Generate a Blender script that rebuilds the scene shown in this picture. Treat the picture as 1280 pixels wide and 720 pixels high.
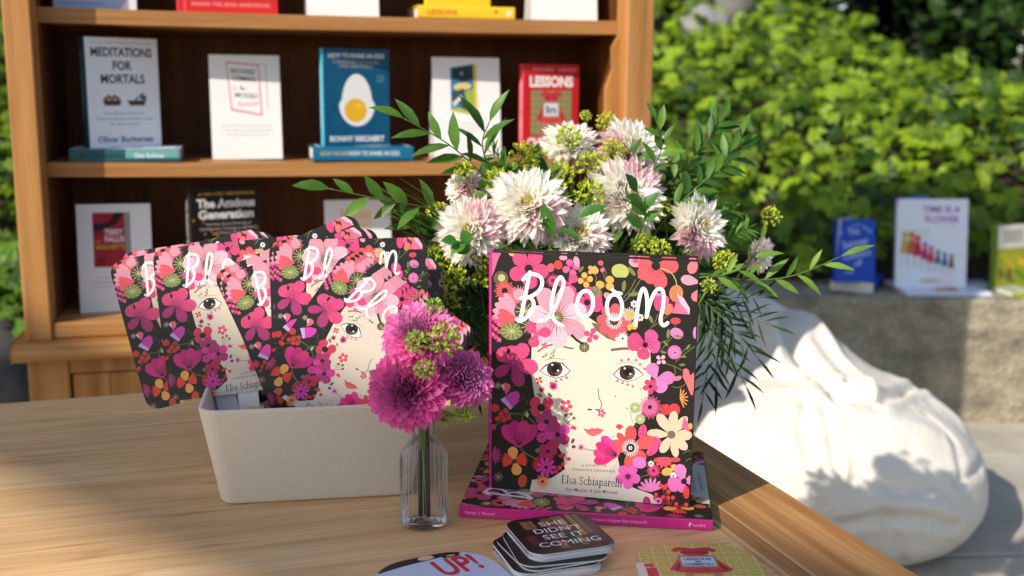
import bpy, bmesh, math, random
import numpy as np
from mathutils import Vector, Matrix, noise, Euler
sc = bpy.context.scene
for o in list(bpy.data.objects):
    bpy.data.objects.remove(o)
R = math.radians
TZ = 0.62                                   # table top height

# ---------------------------------------------------------------- camera
CAM_Z, CAM_F, CAM_P, CAM_R = 0.4847 + TZ, 1371.5, 0.1796, 0.0089
cx = np.array([1.0, 0, 0]); cu = np.array([0, math.sin(CAM_P), math.cos(CAM_P)]); cf = np.array([0, math.cos(CAM_P), -math.sin(CAM_P)])
cx, cu = math.cos(CAM_R) * cx + math.sin(CAM_R) * cu, -math.sin(CAM_R) * cx + math.cos(CAM_R) * cu
cam_d = bpy.data.cameras.new('camera'); cam = bpy.data.objects.new('camera', cam_d); sc.collection.objects.link(cam)
cam.matrix_world = Matrix(((cx[0], cu[0], -cf[0], 0), (cx[1], cu[1], -cf[1], 0), (cx[2], cu[2], -cf[2], CAM_Z), (0, 0, 0, 1)))
cam_d.sensor_width = 36; cam_d.lens = CAM_F * 36 / 1280; cam_d.clip_start = 0.02; cam_d.clip_end = 200
cam_d.dof.use_dof = True; cam_d.dof.focus_distance = 1.27; cam_d.dof.aperture_fstop = 4.0
sc.camera = cam
# ---------------------------------------------------------------- sky, sun, exposure
SUN_AZ, SUN_EL = R(45), R(34.5)               # light travels SUN_AZ to the right of +Y, SUN_EL downward
w = bpy.data.worlds.new('World'); sc.world = w; w.use_nodes = True
nt = w.node_tree; bg = nt.nodes['Background']; sky = nt.nodes.new('ShaderNodeTexSky')
sky.sky_type = 'NISHITA'; sky.sun_disc = False; sky.sun_elevation = SUN_EL; sky.sun_rotation = SUN_AZ + math.pi
nt.links.new(sky.outputs[0], bg.inputs[0]); bg.inputs[1].default_value = 0.135
sd = bpy.data.lights.new('sun', 'SUN'); sun = bpy.data.objects.new('sun', sd); sc.collection.objects.link(sun)
sd.energy = 4.4; sd.angle = R(0.6); sd.color = (1.0, 0.92, 0.81)
sundir = Vector((math.sin(SUN_AZ) * math.cos(SUN_EL), math.cos(SUN_AZ) * math.cos(SUN_EL), -math.sin(SUN_EL)))
sun.rotation_euler = sundir.to_track_quat('-Z', 'Y').to_euler()
sc.view_settings.view_transform = 'Standard'; sc.view_settings.look = 'None'
sc.view_settings.exposure = 0.27; sc.view_settings.gamma = 1.0; sc.view_settings.use_curve_mapping = False
sc.cycles.max_bounces = 10; sc.cycles.transparent_max_bounces = 12; sc.cycles.use_denoising = True
sc.cycles.caustics_reflective = False; sc.cycles.caustics_refractive = False

# ---------------------------------------------------------------- helpers
def S(r, g=None, b=None):
    if g is None: r, g, b = r
    def f(c):
        c /= 255.0
        return c / 12.92 if c <= .04045 else ((c + .055) / 1.055) ** 2.4
    return (f(r), f(g), f(b))
def at(px, py, Y):                          # the point at distance Y seen at a place of the picture
    d = cx * (px - 640) / CAM_F - cu * (py - 360) / CAM_F + cf
    d = d * (Y / d[1]); return Vector((d[0], d[1], d[2] + CAM_Z))

class MB:
    def __init__(s): s.v = []; s.f = []; s.c = []; s.m = []; s.sm = []
    def add(s, vs, fs, col=(.5, .5, .5), mat=0, smooth=False, M=None):
        n = len(s.v)
        if M is not None: vs = [M @ Vector(p) for p in vs]
        s.v += [tuple(p) for p in vs]
        for i, f in enumerate(fs):
            s.f.append(tuple(k + n for k in f)); s.c.append(col[i] if isinstance(col, list) else col); s.m.append(mat); s.sm.append(smooth)
    def box(s, a, b, col=(.5, .5, .5), mat=0, M=None):
        x0, y0, z0 = a; x1, y1, z1 = b
        s.add([(x0, y0, z0), (x1, y0, z0), (x1, y1, z0), (x0, y1, z0), (x0, y0, z1), (x1, y0, z1), (x1, y1, z1), (x0, y1, z1)],
              [(0, 3, 2, 1), (4, 5, 6, 7), (0, 1, 5, 4), (1, 2, 6, 5), (2, 3, 7, 6), (3, 0, 4, 7)], col, mat, False, M)
    def tube(s, pts, rad, n=8, col=(.5, .5, .5), mat=0, cap=True, smooth=True):
        pts = [Vector(p) for p in pts]; k = len(pts)
        if not hasattr(rad, '__len__'): rad = [rad] * k
        vs = []; ref = Vector((0.31, 0.17, 0.93))
        for i, p in enumerate(pts):
            t = (pts[min(i + 1, k - 1)] - pts[max(i - 1, 0)]).normalized()
            a = t.cross(ref)
            if a.length < 1e-4: a = t.cross(Vector((1, 0, 0)))
            a.normalize(); b = t.cross(a)
            for j in range(n):
                q = 2 * math.pi * j / n
                vs.append(p + (a * math.cos(q) + b * math.sin(q)) * rad[i])
        fs = [(i * n + j, i * n + (j + 1) % n, (i + 1) * n + (j + 1) % n, (i + 1) * n + j) for i in range(k - 1) for j in range(n)]
        if cap: fs += [tuple(range(n))[::-1], tuple((k - 1) * n + j for j in range(n))]
        s.add(vs, fs, col, mat, smooth)
    def build(s, name, mats, parent=None, bevel=0, M=None):
        me = bpy.data.meshes.new(name)
        me.from_pydata(s.v, [], s.f)
        if not isinstance(mats, (list, tuple)): mats = [mats]
        for m in mats: me.materials.append(m)
        me.polygons.foreach_set('material_index', s.m); me.polygons.foreach_set('use_smooth', s.sm)
        at_ = me.color_attributes.new('Col', 'FLOAT_COLOR', 'CORNER')
        lt = [len(f) for f in s.f]
        arr = np.ones((sum(lt), 4), np.float32); arr[:, :3] = np.repeat(np.array(s.c, np.float32).reshape(-1, 3), lt, axis=0)
        at_.data.foreach_set('color', arr.ravel()); me.update()
        o = bpy.data.objects.new(name, me); sc.collection.objects.link(o)
        if parent: o.parent = parent
        if M is not None: o.matrix_world = M
        if bevel:
            md = o.modifiers.new('bevel', 'BEVEL'); md.width = bevel; md.segments = 2; md.limit_method = 'ANGLE'; md.angle_limit = R(40)
        return o
def tag(o, label=None, cat=None, group=None, kind=None):
    if label: o['label'] = label
    if cat: o['category'] = cat
    if group: o['group'] = group
    if kind: o['kind'] = kind
    return o
def empty(name, M=None):
    o = bpy.data.objects.new(name, None); sc.collection.objects.link(o); o.empty_display_size = .05
    if M is not None: o.matrix_world = M
    return o
def dup(root):
    c = root.copy(); sc.collection.objects.link(c)
    for k in ('label', 'group', 'category'):
        pass
    for ch in [x for x in sc.objects if x.parent == root]:
        d = ch.copy(); sc.collection.objects.link(d); d.parent = c
    return c
def TR(x, y, z, yaw=0, lean=0):
    return Matrix.Translation((x, y, z)) @ Matrix.Rotation(yaw, 4, 'Z') @ Matrix.Rotation(lean, 4, 'X')

# ---------------------------------------------------------------- materials
def mat(name, build):
    m = bpy.data.materials.new(name); m.use_nodes = True; t = m.node_tree; p = t.nodes['Principled BSDF']
    build(t, p); return m
def N(t, typ, **kw):
    n = t.nodes.new(typ)
    for k, v in kw.items():
        if k.startswith('i_'): n.inputs[k[2:].replace('_', ' ')].default_value = v
        else: setattr(n, k, v)
    return n
def ramp(t, fac, stops):
    r = t.nodes.new('ShaderNodeValToRGB'); e = r.color_ramp.elements
    while len(e) < len(stops): e.new(.5)
    for i, (p, c) in enumerate(stops): e[i].position = p; e[i].color = (*c, 1)
    t.links.new(fac, r.inputs[0]); return r.outputs[0]
def coords(t, scale, out='Object', rot=(0, 0, 0)):
    c = t.nodes.new('ShaderNodeTexCoord'); m = t.nodes.new('ShaderNodeMapping'); m.inputs['Scale'].default_value = scale; m.inputs['Rotation'].default_value = rot
    t.links.new(c.outputs[out], m.inputs[0]); return m.outputs[0]
def mixc(t, a, b, fac, mode='MIX'):
    m = t.nodes.new('ShaderNodeMix'); m.data_type = 'RGBA'; m.blend_type = mode
    if isinstance(fac, (int, float)): m.inputs[0].default_value = fac
    else: t.links.new(fac, m.inputs[0])
    for k, x in ((6, a), (7, b)):
        if isinstance(x, tuple): m.inputs[k].default_value = (*x, 1)
        else: t.links.new(x, m.inputs[k])
    return m.outputs[2]
def bump(t, p, h, strength, dist=.01):
    b = t.nodes.new('ShaderNodeBump'); b.inputs['Strength'].default_value = strength; b.inputs['Distance'].default_value = dist
    t.links.new(h, b.inputs['Height']); t.links.new(b.outputs[0], p.inputs['Normal'])
def mul(t, v, k):
    m = t.nodes.new('ShaderNodeMath'); m.operation = 'MULTIPLY'; t.links.new(v, m.inputs[0]); m.inputs[1].default_value = k; return m.outputs[0]

def m_print(rough=.42, spec=.4, trans=0.0):
    def b(t, p):
        a = N(t, 'ShaderNodeVertexColor', layer_name='Col')
        n = N(t, 'ShaderNodeTexNoise', i_Scale=900.0); n2 = N(t, 'ShaderNodeTexNoise', i_Scale=14.0)
        t.links.new(coords(t, (1, 1, 1)), n.inputs[0]); t.links.new(coords(t, (1, 1, 1)), n2.inputs[0])
        g = ramp(t, n.outputs[0], [(.3, (.9, .9, .9)), (.7, (1, 1, 1))])
        t.links.new(mixc(t, a.outputs[0], g, 1.0, 'MULTIPLY'), p.inputs['Base Color'])
        t.links.new(ramp(t, n2.outputs[0], [(.3, (rough - .06,) * 3), (.7, (rough + .08,) * 3)]), p.inputs['Roughness'])
        p.inputs['Specular IOR Level'].default_value = spec
    return b
def m_wood(c0, c1, c2, axis=0, sc_=1.0, rough=.5, dark=.5, wave=.34, streak=0., light=0.):
    def b(t, p):
        s = [26.0, 26.0, 26.0]; s[axis] = 1.6; s2 = [150.0, 150.0, 150.0]; s2[axis] = 3.0; s3 = [5.0] * 3; s3[axis] = .8
        s, s2, s3 = ([q * sc_ for q in k] for k in (s, s2, s3))
        n0 = N(t, 'ShaderNodeTexNoise', i_Scale=1.0, i_Detail=3.0); t.links.new(coords(t, s3), n0.inputs[0])
        n1 = N(t, 'ShaderNodeTexNoise', i_Scale=1.0, i_Detail=6.0, i_Distortion=.9); t.links.new(coords(t, s), n1.inputs[0])
        n2 = N(t, 'ShaderNodeTexNoise', i_Scale=1.0, i_Detail=2.0); t.links.new(coords(t, s2), n2.inputs[0])
        wv = N(t, 'ShaderNodeTexWave', i_Scale=1.0, i_Distortion=9.0, i_Detail=3.0, bands_direction='YXZ'[axis] if axis < 2 else 'X')
        ws = [6.0] * 3; ws[axis] = .45; t.links.new(coords(t, [q * sc_ for q in ws]), wv.inputs[0])
        col = ramp(t, n1.outputs[0], [(.28, c0), (.5, c1), (.72, c2)])
        col = mixc(t, col, ramp(t, wv.outputs[1], [(.0, tuple(k * .72 for k in c1)), (.6, c1), (1, c2)]), wave)
        fine = ramp(t, n2.outputs[0], [(.30, (1 - dark * .7,) * 3), (.5, (1, 1, 1))])
        col = mixc(t, col, fine, .6, 'MULTIPLY')
        if streak:
            s4 = [46.0] * 3; s4[axis] = 6.0; n4 = N(t, 'ShaderNodeTexNoise', i_Scale=1.0, i_Detail=2.0); t.links.new(coords(t, s4), n4.inputs[0])
            col = mixc(t, col, ramp(t, n4.outputs[0], [(.62, (1, 1, 1)), (.74, (.66, .56, .46))]), streak, 'MULTIPLY')
        nf = N(t, 'ShaderNodeTexNoise', i_Scale=1.0, i_Detail=2.0); sf_ = [420.0] * 3; sf_[axis] = 9.0; t.links.new(coords(t, sf_), nf.inputs[0])
        col = mixc(t, col, ramp(t, nf.outputs[0], [(.34, (.74, .70, .66)), (.5, (1, 1, 1))]), .55, 'MULTIPLY')
        if light:
            s5 = [120.0] * 3; s5[axis] = 1.2; n5 = N(t, 'ShaderNodeTexNoise', i_Scale=1.0, i_Detail=1.0, i_Distortion=.3); t.links.new(coords(t, s5), n5.inputs[0])
            col = mixc(t, col, (.78, .58, .38), mul(t, ramp(t, n5.outputs[0], [(.60, (0, 0, 0)), (.68, (1, 1, 1))]), light))
        big = ramp(t, n0.outputs[0], [(.3, (.82, .80, .78)), (.7, (1.05, 1.03, 1.0))])
        t.links.new(mixc(t, col, big, 1.0, 'MULTIPLY'), p.inputs['Base Color'])
        p.inputs['Roughness'].default_value = rough; p.inputs['Specular IOR Level'].default_value = .35
        bump(t, p, n2.outputs[0], .12, .002)
    return b
def m_leaf(tr=.35, rough=.45, tint=(1.0, .95, .55), lo=(.75, .8, .7)):
    def b(t, p):
        a = N(t, 'ShaderNodeVertexColor', layer_name='Col'); n = N(t, 'ShaderNodeTexNoise', i_Scale=60.0); t.links.new(coords(t, (1, 1, 1)), n.inputs[0])
        c = mixc(t, a.outputs[0], ramp(t, n.outputs[0], [(.3, lo), (.7, (1.1, 1.1, 1.1))]), 1.0, 'MULTIPLY')
        t.links.new(c, p.inputs['Base Color']); p.inputs['Roughness'].default_value = rough; p.inputs['Specular IOR Level'].default_value = .35
        tl = N(t, 'ShaderNodeBsdfTranslucent'); mx = N(t, 'ShaderNodeMixShader'); mx.inputs[0].default_value = tr
        t.links.new(mixc(t, c, tint, .25, 'MULTIPLY'), tl.inputs[0])
        o = t.nodes['Material Output']; t.links.new(p.outputs[0], mx.inputs[1]); t.links.new(tl.outputs[0], mx.inputs[2]); t.links.new(mx.outputs[0], o.inputs[0])
    return b
def m_flat(c, rough=.6, var=.12, scale=30., bmp=0., spec=.4, bscale=None):
    def b(t, p):
        n = N(t, 'ShaderNodeTexNoise', i_Scale=scale, i_Detail=6.0); t.links.new(coords(t, (1, 1, 1)), n.inputs[0])
        t.links.new(ramp(t, n.outputs[0], [(.3, tuple(k * (1 - var) for k in c)), (.7, tuple(min(1, k * (1 + var)) for k in c))]), p.inputs['Base Color'])
        p.inputs['Roughness'].default_value = rough; p.inputs['Specular IOR Level'].default_value = spec
        if bmp:
            n2 = N(t, 'ShaderNodeTexNoise', i_Scale=bscale or scale * 4, i_Detail=5.0); t.links.new(coords(t, (1, 1, 1)), n2.inputs[0]); bump(t, p, n2.outputs[0], bmp, .004)
    return b
def m_pages(t, p):
    wv = N(t, 'ShaderNodeTexNoise', i_Scale=1.0, i_Detail=2.0); t.links.new(coords(t, (3, 1500, 3)), wv.inputs[0])
    t.links.new(ramp(t, wv.outputs[0], [(.3, S(196, 188, 172)), (.7, S(240, 234, 222))]), p.inputs['Base Color']); p.inputs['Roughness'].default_value = .8
def m_glass(t, p):
    # thin clear glass: mostly lets light straight through, mirrors at grazing angles, white mixed in towards edges to imitate bright light lines in the ribs
    o = t.nodes['Material Output']; tr = N(t, 'ShaderNodeBsdfTransparent'); tr.inputs[0].default_value = (.94, .96, .95, 1); gl = N(t, 'ShaderNodeBsdfGlossy'); gl.inputs['Roughness'].default_value = .05
    fr = N(t, 'ShaderNodeFresnel', i_IOR=1.22); df = N(t, 'ShaderNodeBsdfTranslucent'); df.inputs[0].default_value = (.9, .92, .92, 1); d2 = N(t, 'ShaderNodeBsdfDiffuse'); d2.inputs[0].default_value = (.9, .92, .92, 1)
    lw = N(t, 'ShaderNodeLayerWeight'); lw.inputs[0].default_value = .35
    ms = N(t, 'ShaderNodeMixShader'); ms.inputs[0].default_value = .5; t.links.new(df.outputs[0], ms.inputs[1]); t.links.new(d2.outputs[0], ms.inputs[2])
    m1 = N(t, 'ShaderNodeMixShader'); t.links.new(ramp(t, lw.outputs[1], [(.1, (.05,) * 3), (.7, (.50,) * 3)]), m1.inputs[0]); t.links.new(tr.outputs[0], m1.inputs[1]); t.links.new(ms.outputs[0], m1.inputs[2])
    m2 = N(t, 'ShaderNodeMixShader'); t.links.new(fr.outputs[0], m2.inputs[0]); t.links.new(m1.outputs[0], m2.inputs[1]); t.links.new(gl.outputs[0], m2.inputs[2]); t.links.new(m2.outputs[0], o.inputs[0])
def m_stone(t, p):
    n = N(t, 'ShaderNodeTexNoise', i_Scale=9.0, i_Detail=9.0); n2 = N(t, 'ShaderNodeTexNoise', i_Scale=60.0, i_Detail=6.0); n3 = N(t, 'ShaderNodeTexVoronoi', i_Scale=16.0)
    for q in (n, n2, n3): t.links.new(coords(t, (1, 1, 1.6)), q.inputs[0])
    c = ramp(t, n.outputs[0], [(.3, S(122, 114, 96)), (.5, S(164, 154, 130)), (.72, S(192, 180, 150))])
    c = mixc(t, c, ramp(t, n2.outputs[0], [(.35, (.55, .55, .55)), (.6, (1, 1, 1))]), .7, 'MULTIPLY')
    t.links.new(c, p.inputs['Base Color']); p.inputs['Roughness'].default_value = .9
    h = t.nodes.new('ShaderNodeMath'); h.operation = 'ADD'; t.links.new(n.outputs[0], h.inputs[0]); t.links.new(mul(t, n2.outputs[0], .5), h.inputs[1])
    bump(t, p, h.outputs[0], .9, .03)
def m_canvas(t, p):
    n = N(t, 'ShaderNodeTexNoise', i_Scale=2.5, i_Detail=5.0); t.links.new(coords(t, (1, 1, 1)), n.inputs[0])
    t.links.new(ramp(t, n.outputs[0], [(.3, S(216, 208, 194)), (.7, S(228, 221, 208))]), p.inputs['Base Color']); p.inputs['Roughness'].default_value = .92
    p.inputs['Specular IOR Level'].default_value = .15
    w1 = N(t, 'ShaderNodeTexWave', i_Scale=190.0, i_Distortion=.6, bands_direction='X'); w2 = N(t, 'ShaderNodeTexWave', i_Scale=190.0, i_Distortion=.6, bands_direction='Z')
    for q in (w1, w2): t.links.new(coords(t, (1, 1, 1)), q.inputs[0])
    h = t.nodes.new('ShaderNodeMath'); h.operation = 'ADD'; t.links.new(w1.outputs[1], h.inputs[0]); t.links.new(w2.outputs[1], h.inputs[1])
    n4 = N(t, 'ShaderNodeTexNoise', i_Scale=11.0, i_Detail=4.0, i_Distortion=.8); t.links.new(coords(t, (1, 1, 1)), n4.inputs[0])
    b1 = t.nodes.new('ShaderNodeBump'); b1.inputs['Strength'].default_value = .35; b1.inputs['Distance'].default_value = .03; t.links.new(n4.outputs[0], b1.inputs['Height'])
    b2 = t.nodes.new('ShaderNodeBump'); b2.inputs['Strength'].default_value = .15; b2.inputs['Distance'].default_value = .001; t.links.new(h.outputs[0], b2.inputs['Height']); t.links.new(b1.outputs[0], b2.inputs['Normal'])
    t.links.new(b2.outputs[0], p.inputs['Normal'])
M_print = mat('printed_paper', m_print(.4, .25)); M_gloss = mat('glossy_print', m_print(.3, .4)); M_card = mat('matt_card', m_print(.6, .3))
M_pages = mat('page_edges', m_pages)
M_table = mat('table_wood', m_wood(S(208, 164, 112), S(228, 188, 136), S(240, 206, 156), 0, 1.0, .5, .34, .03, .9))
M_board = mat('edge_board_wood', m_wood(S(164, 114, 66), S(188, 136, 82), S(206, 158, 104), 1, 1.3, .42, .35, .18, .0, .5))
M_shelf = mat('shelf_wood_flat', m_wood(S(160, 108, 56), S(184, 130, 74), S(202, 152, 92), 0, .9, .5, .4))
M_post = mat('shelf_wood_upright', m_wood(S(164, 112, 58), S(188, 134, 76), S(206, 156, 96), 2, .9, .5, .4))
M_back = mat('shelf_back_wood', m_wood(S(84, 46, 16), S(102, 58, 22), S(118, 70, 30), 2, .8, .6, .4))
M_leaf = mat('leaf', m_leaf()); M_petal = mat('petal', m_leaf(.42, .6, (1.0, .97, .95), (.96, .96, .96))); M_stem = mat('stem', m_leaf(.05, .5))
M_glass = mat('clear_glass', m_glass); M_stone = mat('rough_stone', m_stone); M_canvas = mat('cream_canvas', m_canvas)
M_box = mat('speckled_box', m_flat(S(208, 201, 187), .75, .07, 420., .10, .3, 700.)); M_pot = mat('dark_pot', m_flat(S(58, 56, 54), .5))
M_pave = mat('paving_stone', m_flat(S(176, 168, 154), .85, .14, 7., .3, .3, 60.)); M_soil = mat('soil', m_flat(S(62, 52, 38), .95, .3, 12., .6))
M_bark = mat('bark', m_flat(S(92, 76, 60), .9, .3, 20., .8)); M_grey = mat('grey_stone', m_flat(S(140, 138, 134), .85, .2, 8., .5))

# ---------------------------------------------------------------- printed art: flat colour shapes stacked in paint order
_tc = {}
def glyphs(txt, bold=0.0, shear=0.0, space=1.0):
    k = (txt, bold, shear, space)
    if k not in _tc:
        c = bpy.data.curves.new('tmp_text', 'FONT'); c.body = txt; c.size = 1; c.offset = bold; c.shear = shear; c.space_character = space; c.resolution_u = 3
        o = bpy.data.objects.new('tmp_text', c); sc.collection.objects.link(o); bpy.context.view_layer.update()
        me = o.evaluated_get(bpy.context.evaluated_depsgraph_get()).to_mesh()
        vs = [(q.co.x, q.co.y) for q in me.vertices]; polys = [[vs[i] for i in q.vertices] for q in me.polygons]
        o.evaluated_get(bpy.context.evaluated_depsgraph_get()).to_mesh_clear()
        bpy.data.objects.remove(o); bpy.data.curves.remove(c)
        xs = [x for x, y in vs] or [0]; _tc[k] = (polys, min(xs), max(xs))
    return _tc[k]
def clip_poly(p, c):
    out = p
    for i in range(len(c)):
        ax, ay = c[i]; bx, by = c[(i + 1) % len(c)]
        inp, out = out, []
        if not inp: return []
        d = [(bx - ax) * (y - ay) - (by - ay) * (x - ax) for x, y in inp]
        for j in range(len(inp)):
            k = (j + 1) % len(inp)
            if d[j] >= 0: out.append(inp[j])
            if (d[j] >= 0) != (d[k] >= 0):
                t = d[j] / (d[j] - d[k]); out.append((inp[j][0] + t * (inp[k][0] - inp[j][0]), inp[j][1] + t * (inp[k][1] - inp[j][1])))
    return out
class Art:                                  # y grows downwards, as one reads a page
    def __init__(s): s.it = []
    def poly(s, pts, col): s.it.append(([list(pts)], col))
    def multi(s, polys, col): s.it.append((polys, col))
    def rect(s, x0, y0, x1, y1, col): s.poly([(x0, y0), (x1, y0), (x1, y1), (x0, y1)], col)
    def ell(s, x, y, rx, ry, col, rot=0, n=20):
        c, q = math.cos(rot), math.sin(rot)
        s.poly([(x + rx * math.cos(a) * c - ry * math.sin(a) * q, y + rx * math.cos(a) * q + ry * math.sin(a) * c) for a in [2 * math.pi * i / n for i in range(n)]], col)
    def stroke(s, pts, wd, col, closed=False, sub=5, taper=False):
        P = [Vector(p) for p in pts]; q = []
        m = len(P)
        for i in range(m if closed else m - 1):
            p0, p1, p2, p3 = (P[(i - 1) % m] if closed or i else P[0]), P[i], P[(i + 1) % m], (P[(i + 2) % m] if closed or i + 2 < m else P[-1])
            for j in range(sub):
                t = j / sub; q.append(.5 * ((2 * p1) + (p2 - p0) * t + (2 * p0 - 5 * p1 + 4 * p2 - p3) * t * t + (3 * p1 - p0 - 3 * p2 + p3) * t ** 3))
        if not closed: q.append(P[-1])
        k = len(q); L = []; Rr = []
        for i in range(k):
            a = q[(i - 1) % k] if closed or i else q[0]; b = q[(i + 1) % k] if closed or i < k - 1 else q[-1]
            d = b - a
            if d.length < 1e-9: d = Vector((1, 0))
            d.normalize(); h = wd / 2 * ((1 - .75 * i / k) if taper else 1); L.append((q[i].x - d.y * h, q[i].y + d.x * h)); Rr.append((q[i].x + d.y * h, q[i].y - d.x * h))
        pol = [[L[i], L[(i + 1) % k], Rr[(i + 1) % k], Rr[i]] for i in range(k if closed else k - 1)]
        if not closed:
            for e in (q[0], q[-1]):
                hh = wd / 2 * (.3 if (taper and e is q[-1]) else 1)
                pol.append([(e.x + hh * math.cos(a), e.y + hh * math.sin(a)) for a in [math.pi * j / 5 for j in range(10)]])
        s.it.append((pol, col))
    def text(s, txt, x, y, h, col, align='C', bold=0., shear=0., width=None, rot=0., space=1.0):
        polys, x0, x1 = glyphs(txt, bold, shear, space); k = h / .69; kx = k if width is None else width / max(1e-6, x1 - x0)
        ox = {'C': -(x0 + x1) / 2, 'L': -x0, 'R': -x1}[align]; c, q = math.cos(rot), math.sin(rot)
        def tf(p):
            a, b = (p[0] + ox) * kx, -p[1] * k; return (x + a * c - b * q, y + a * q + b * c)
        s.it.append(([[tf(p) for p in po] for po in polys], col))
    def petal(s, x, y, a, r, wd, col, r0=0., tip=.62, pt=False):
        c, q = math.cos(a), math.sin(a); pts = []
        prof = [(0, .10), (.2, .42), (tip * .75, .86), (tip, 1), (.86, .82), (.96, .45), (1, .12)] if not pt else [(0, .15), (.25, .7), (.5, 1), (.75, .72), (1, 0.02)]
        for t, wv in prof: pts.append((r0 + (r - r0) * t, wd / 2 * wv))
        pts += [(u, -v) for u, v in reversed(pts)]
        s.poly([(x + u * c - v * q, y + u * q + v * c) for u, v in pts], col)
    def flower(s, x, y, r, n, col, cc=None, rc=.2, wd=.75, rot=0., veins=0, vcol=None, squash=1.0, c2=None, pt=False):
        for i in range(n):
            a = rot + 2 * math.pi * i / n; s.petal(x, y, a, r * (squash if i % 2 else 1), r * wd, (c2 if c2 and i % 2 else col), pt=pt)
        for i in range(n * veins):
            a = rot + 2 * math.pi * (i + .5) / (n * veins); d = (math.cos(a), math.sin(a)); f = .62 if i % 2 else .5
            s.poly([(x + d[0] * r * .15 - d[1] * r * .018, y + d[1] * r * .15 + d[0] * r * .018), (x + d[0] * r * .15 + d[1] * r * .018, y + d[1] * r * .15 - d[0] * r * .018), (x + d[0] * r * f, y + d[1] * r * f)], vcol or DK)
        if cc: s.ell(x, y, r * rc, r * rc, cc, n=12)
    def spiky(s, x, y, r, n, col, cc=None, rc=.25, wd=.16, rot=0.):
        s.ell(x, y, r * .62, r * .62, col, n=14)
        for i in range(n):
            a = rot + 2 * math.pi * i / n; rr = r * (1 if i % 2 else .86); d = (math.cos(a), math.sin(a)); h = r * wd * .5
            s.poly([(x + d[0] * r * .4 - d[1] * h, y + d[1] * r * .4 + d[0] * h), (x + d[0] * rr - d[1] * h * .6, y + d[1] * rr + d[0] * h * .6), (x + d[0] * rr + d[1] * h * .6, y + d[1] * rr - d[0] * h * .6), (x + d[0] * r * .4 + d[1] * h, y + d[1] * r * .4 - d[0] * h)], col)
        if cc: s.ell(x, y, r * rc, r * rc, cc, n=10)
    def half(s, x, y, r, a0, a1, n, col, cc=None, wd=.3):
        for i in range(n):
            a = a0 + (a1 - a0) * i / (n - 1); s.petal(x, y, a, r, r * wd, col)
        if cc: s.ell(x, y, r * .18, r * .18, cc, n=10)
    def tulip(s, x, y, r, rot, col, col2=None, n=3, spread=.9, wd=.62, veins=True):
        order = [0, n - 1] + list(range(1, n - 1)) if n > 2 else [0, 1]
        for i in order:
            a = rot + (i / (n - 1) - .5) * 2 * spread; s.petal(x, y, a, r, r * wd, (col2 if col2 and i % 2 else col))
        if veins:
            for i in range(7):
                a = rot + (i / 6 - .5) * 1.7 * spread; s.stroke([(x + math.cos(a) * r * .1, y + math.sin(a) * r * .1), (x + math.cos(a) * r * .55, y + math.sin(a) * r * .55)], r * .022, DK, sub=1)
    def lotus(s, x, y, r, col, vc, n=9, rot=0, ry=None):
        s.ell(x, y, r, ry or r, col, rot)
        for i in range(n):
            a = rot + 2 * math.pi * i / n; s.stroke([(x, y), (x + math.cos(a) * r * .88, y + math.sin(a) * (ry or r) * .88)], r * .07, vc, sub=1)
        s.ell(x, y, r * .12, r * .12, vc, n=8)
    def berries(s, pts, r, col, stem=None, root=None):
        if stem and root:
            for p in pts: s.stroke([root, p], r * .35, stem, sub=1)
        for p in pts: s.ell(p[0], p[1], r, r, col, n=10)
    def emit(s, mb, mapf, clip=None, eps=5e-6, off=1.5e-5, mat=0):
        bb = []
        for polys, col in s.it:
            res = []
            for p in polys:
                q = [mapf(*a) for a in p]
                ar = sum(q[i][0] * q[(i + 1) % len(q)][1] - q[(i + 1) % len(q)][0] * q[i][1] for i in range(len(q)))
                if ar < 0: q = q[::-1]
                if clip: q = clip_poly(q, clip)
                if len(q) >= 3: res.append(q)
            if not res: continue
            xs = [a[0] for q in res for a in q]; ys = [a[1] for q in res for a in q]; b = (min(xs), min(ys), max(xs), max(ys))
            L = 0
            for (e, l) in bb:
                if l >= L and e[0] < b[2] and e[2] > b[0] and e[1] < b[3] and e[3] > b[1]: L = l + 1
            bb.append((b, L)); y = -off - L * eps
            for q in res: mb.add([(a[0], y, a[1]) for a in q], [tuple(range(len(q)))], col, mat)

DK = S(38, 35, 32); HP = S(216, 76, 124); MG = S(170, 58, 112); CO = S(226, 90, 98); LP = S(222, 150, 168); PP = S(228, 184, 196); OR = S(238, 168, 88)
PE = S(240, 190, 166); FA = S(222, 209, 190); OL = S(118, 124, 74); OL2 = S(180, 186, 122); RD = S(208, 58, 66); PK = S(222, 98, 146); LI = S(222, 126, 184); WH = S(248, 246, 240); BR = S(104, 88, 66); PU = S(120, 34, 92); LV = S(198, 170, 226)
BLK = S(34, 32, 30)
def crop(x0, y0, k): return lambda x, y: (x0 + x / k, y0 + y / k)
cA, cB, cC, cD, cE, cG = crop(612, 315, 6.857), crop(740, 315, 6.543), crop(612, 410, 6.857), crop(740, 410, 6.543), crop(612, 505, 6.857), crop(740, 505, 5.143)
_src = [(615, 318.7), (873.5, 327), (862, 636), (613.5, 610)]; _dst = [(0, 0), (1, 0), (1, 1), (0, 1)]
_A = []; _b = []
for (x, y), (u, v) in zip(_src, _dst):
    _A += [[x, y, 1, 0, 0, 0, -u * x, -u * y], [0, 0, 0, x, y, 1, -v * x, -v * y]]; _b += [u, v]
_H = np.append(np.linalg.solve(np.array(_A, float), np.array(_b, float)), 1).reshape(3, 3)
def uv(x, y):
    a = _H @ np.array([x, y, 1.0]); return a[0] / a[2], a[1] / a[2]
BW, BH = .236, .287
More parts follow.
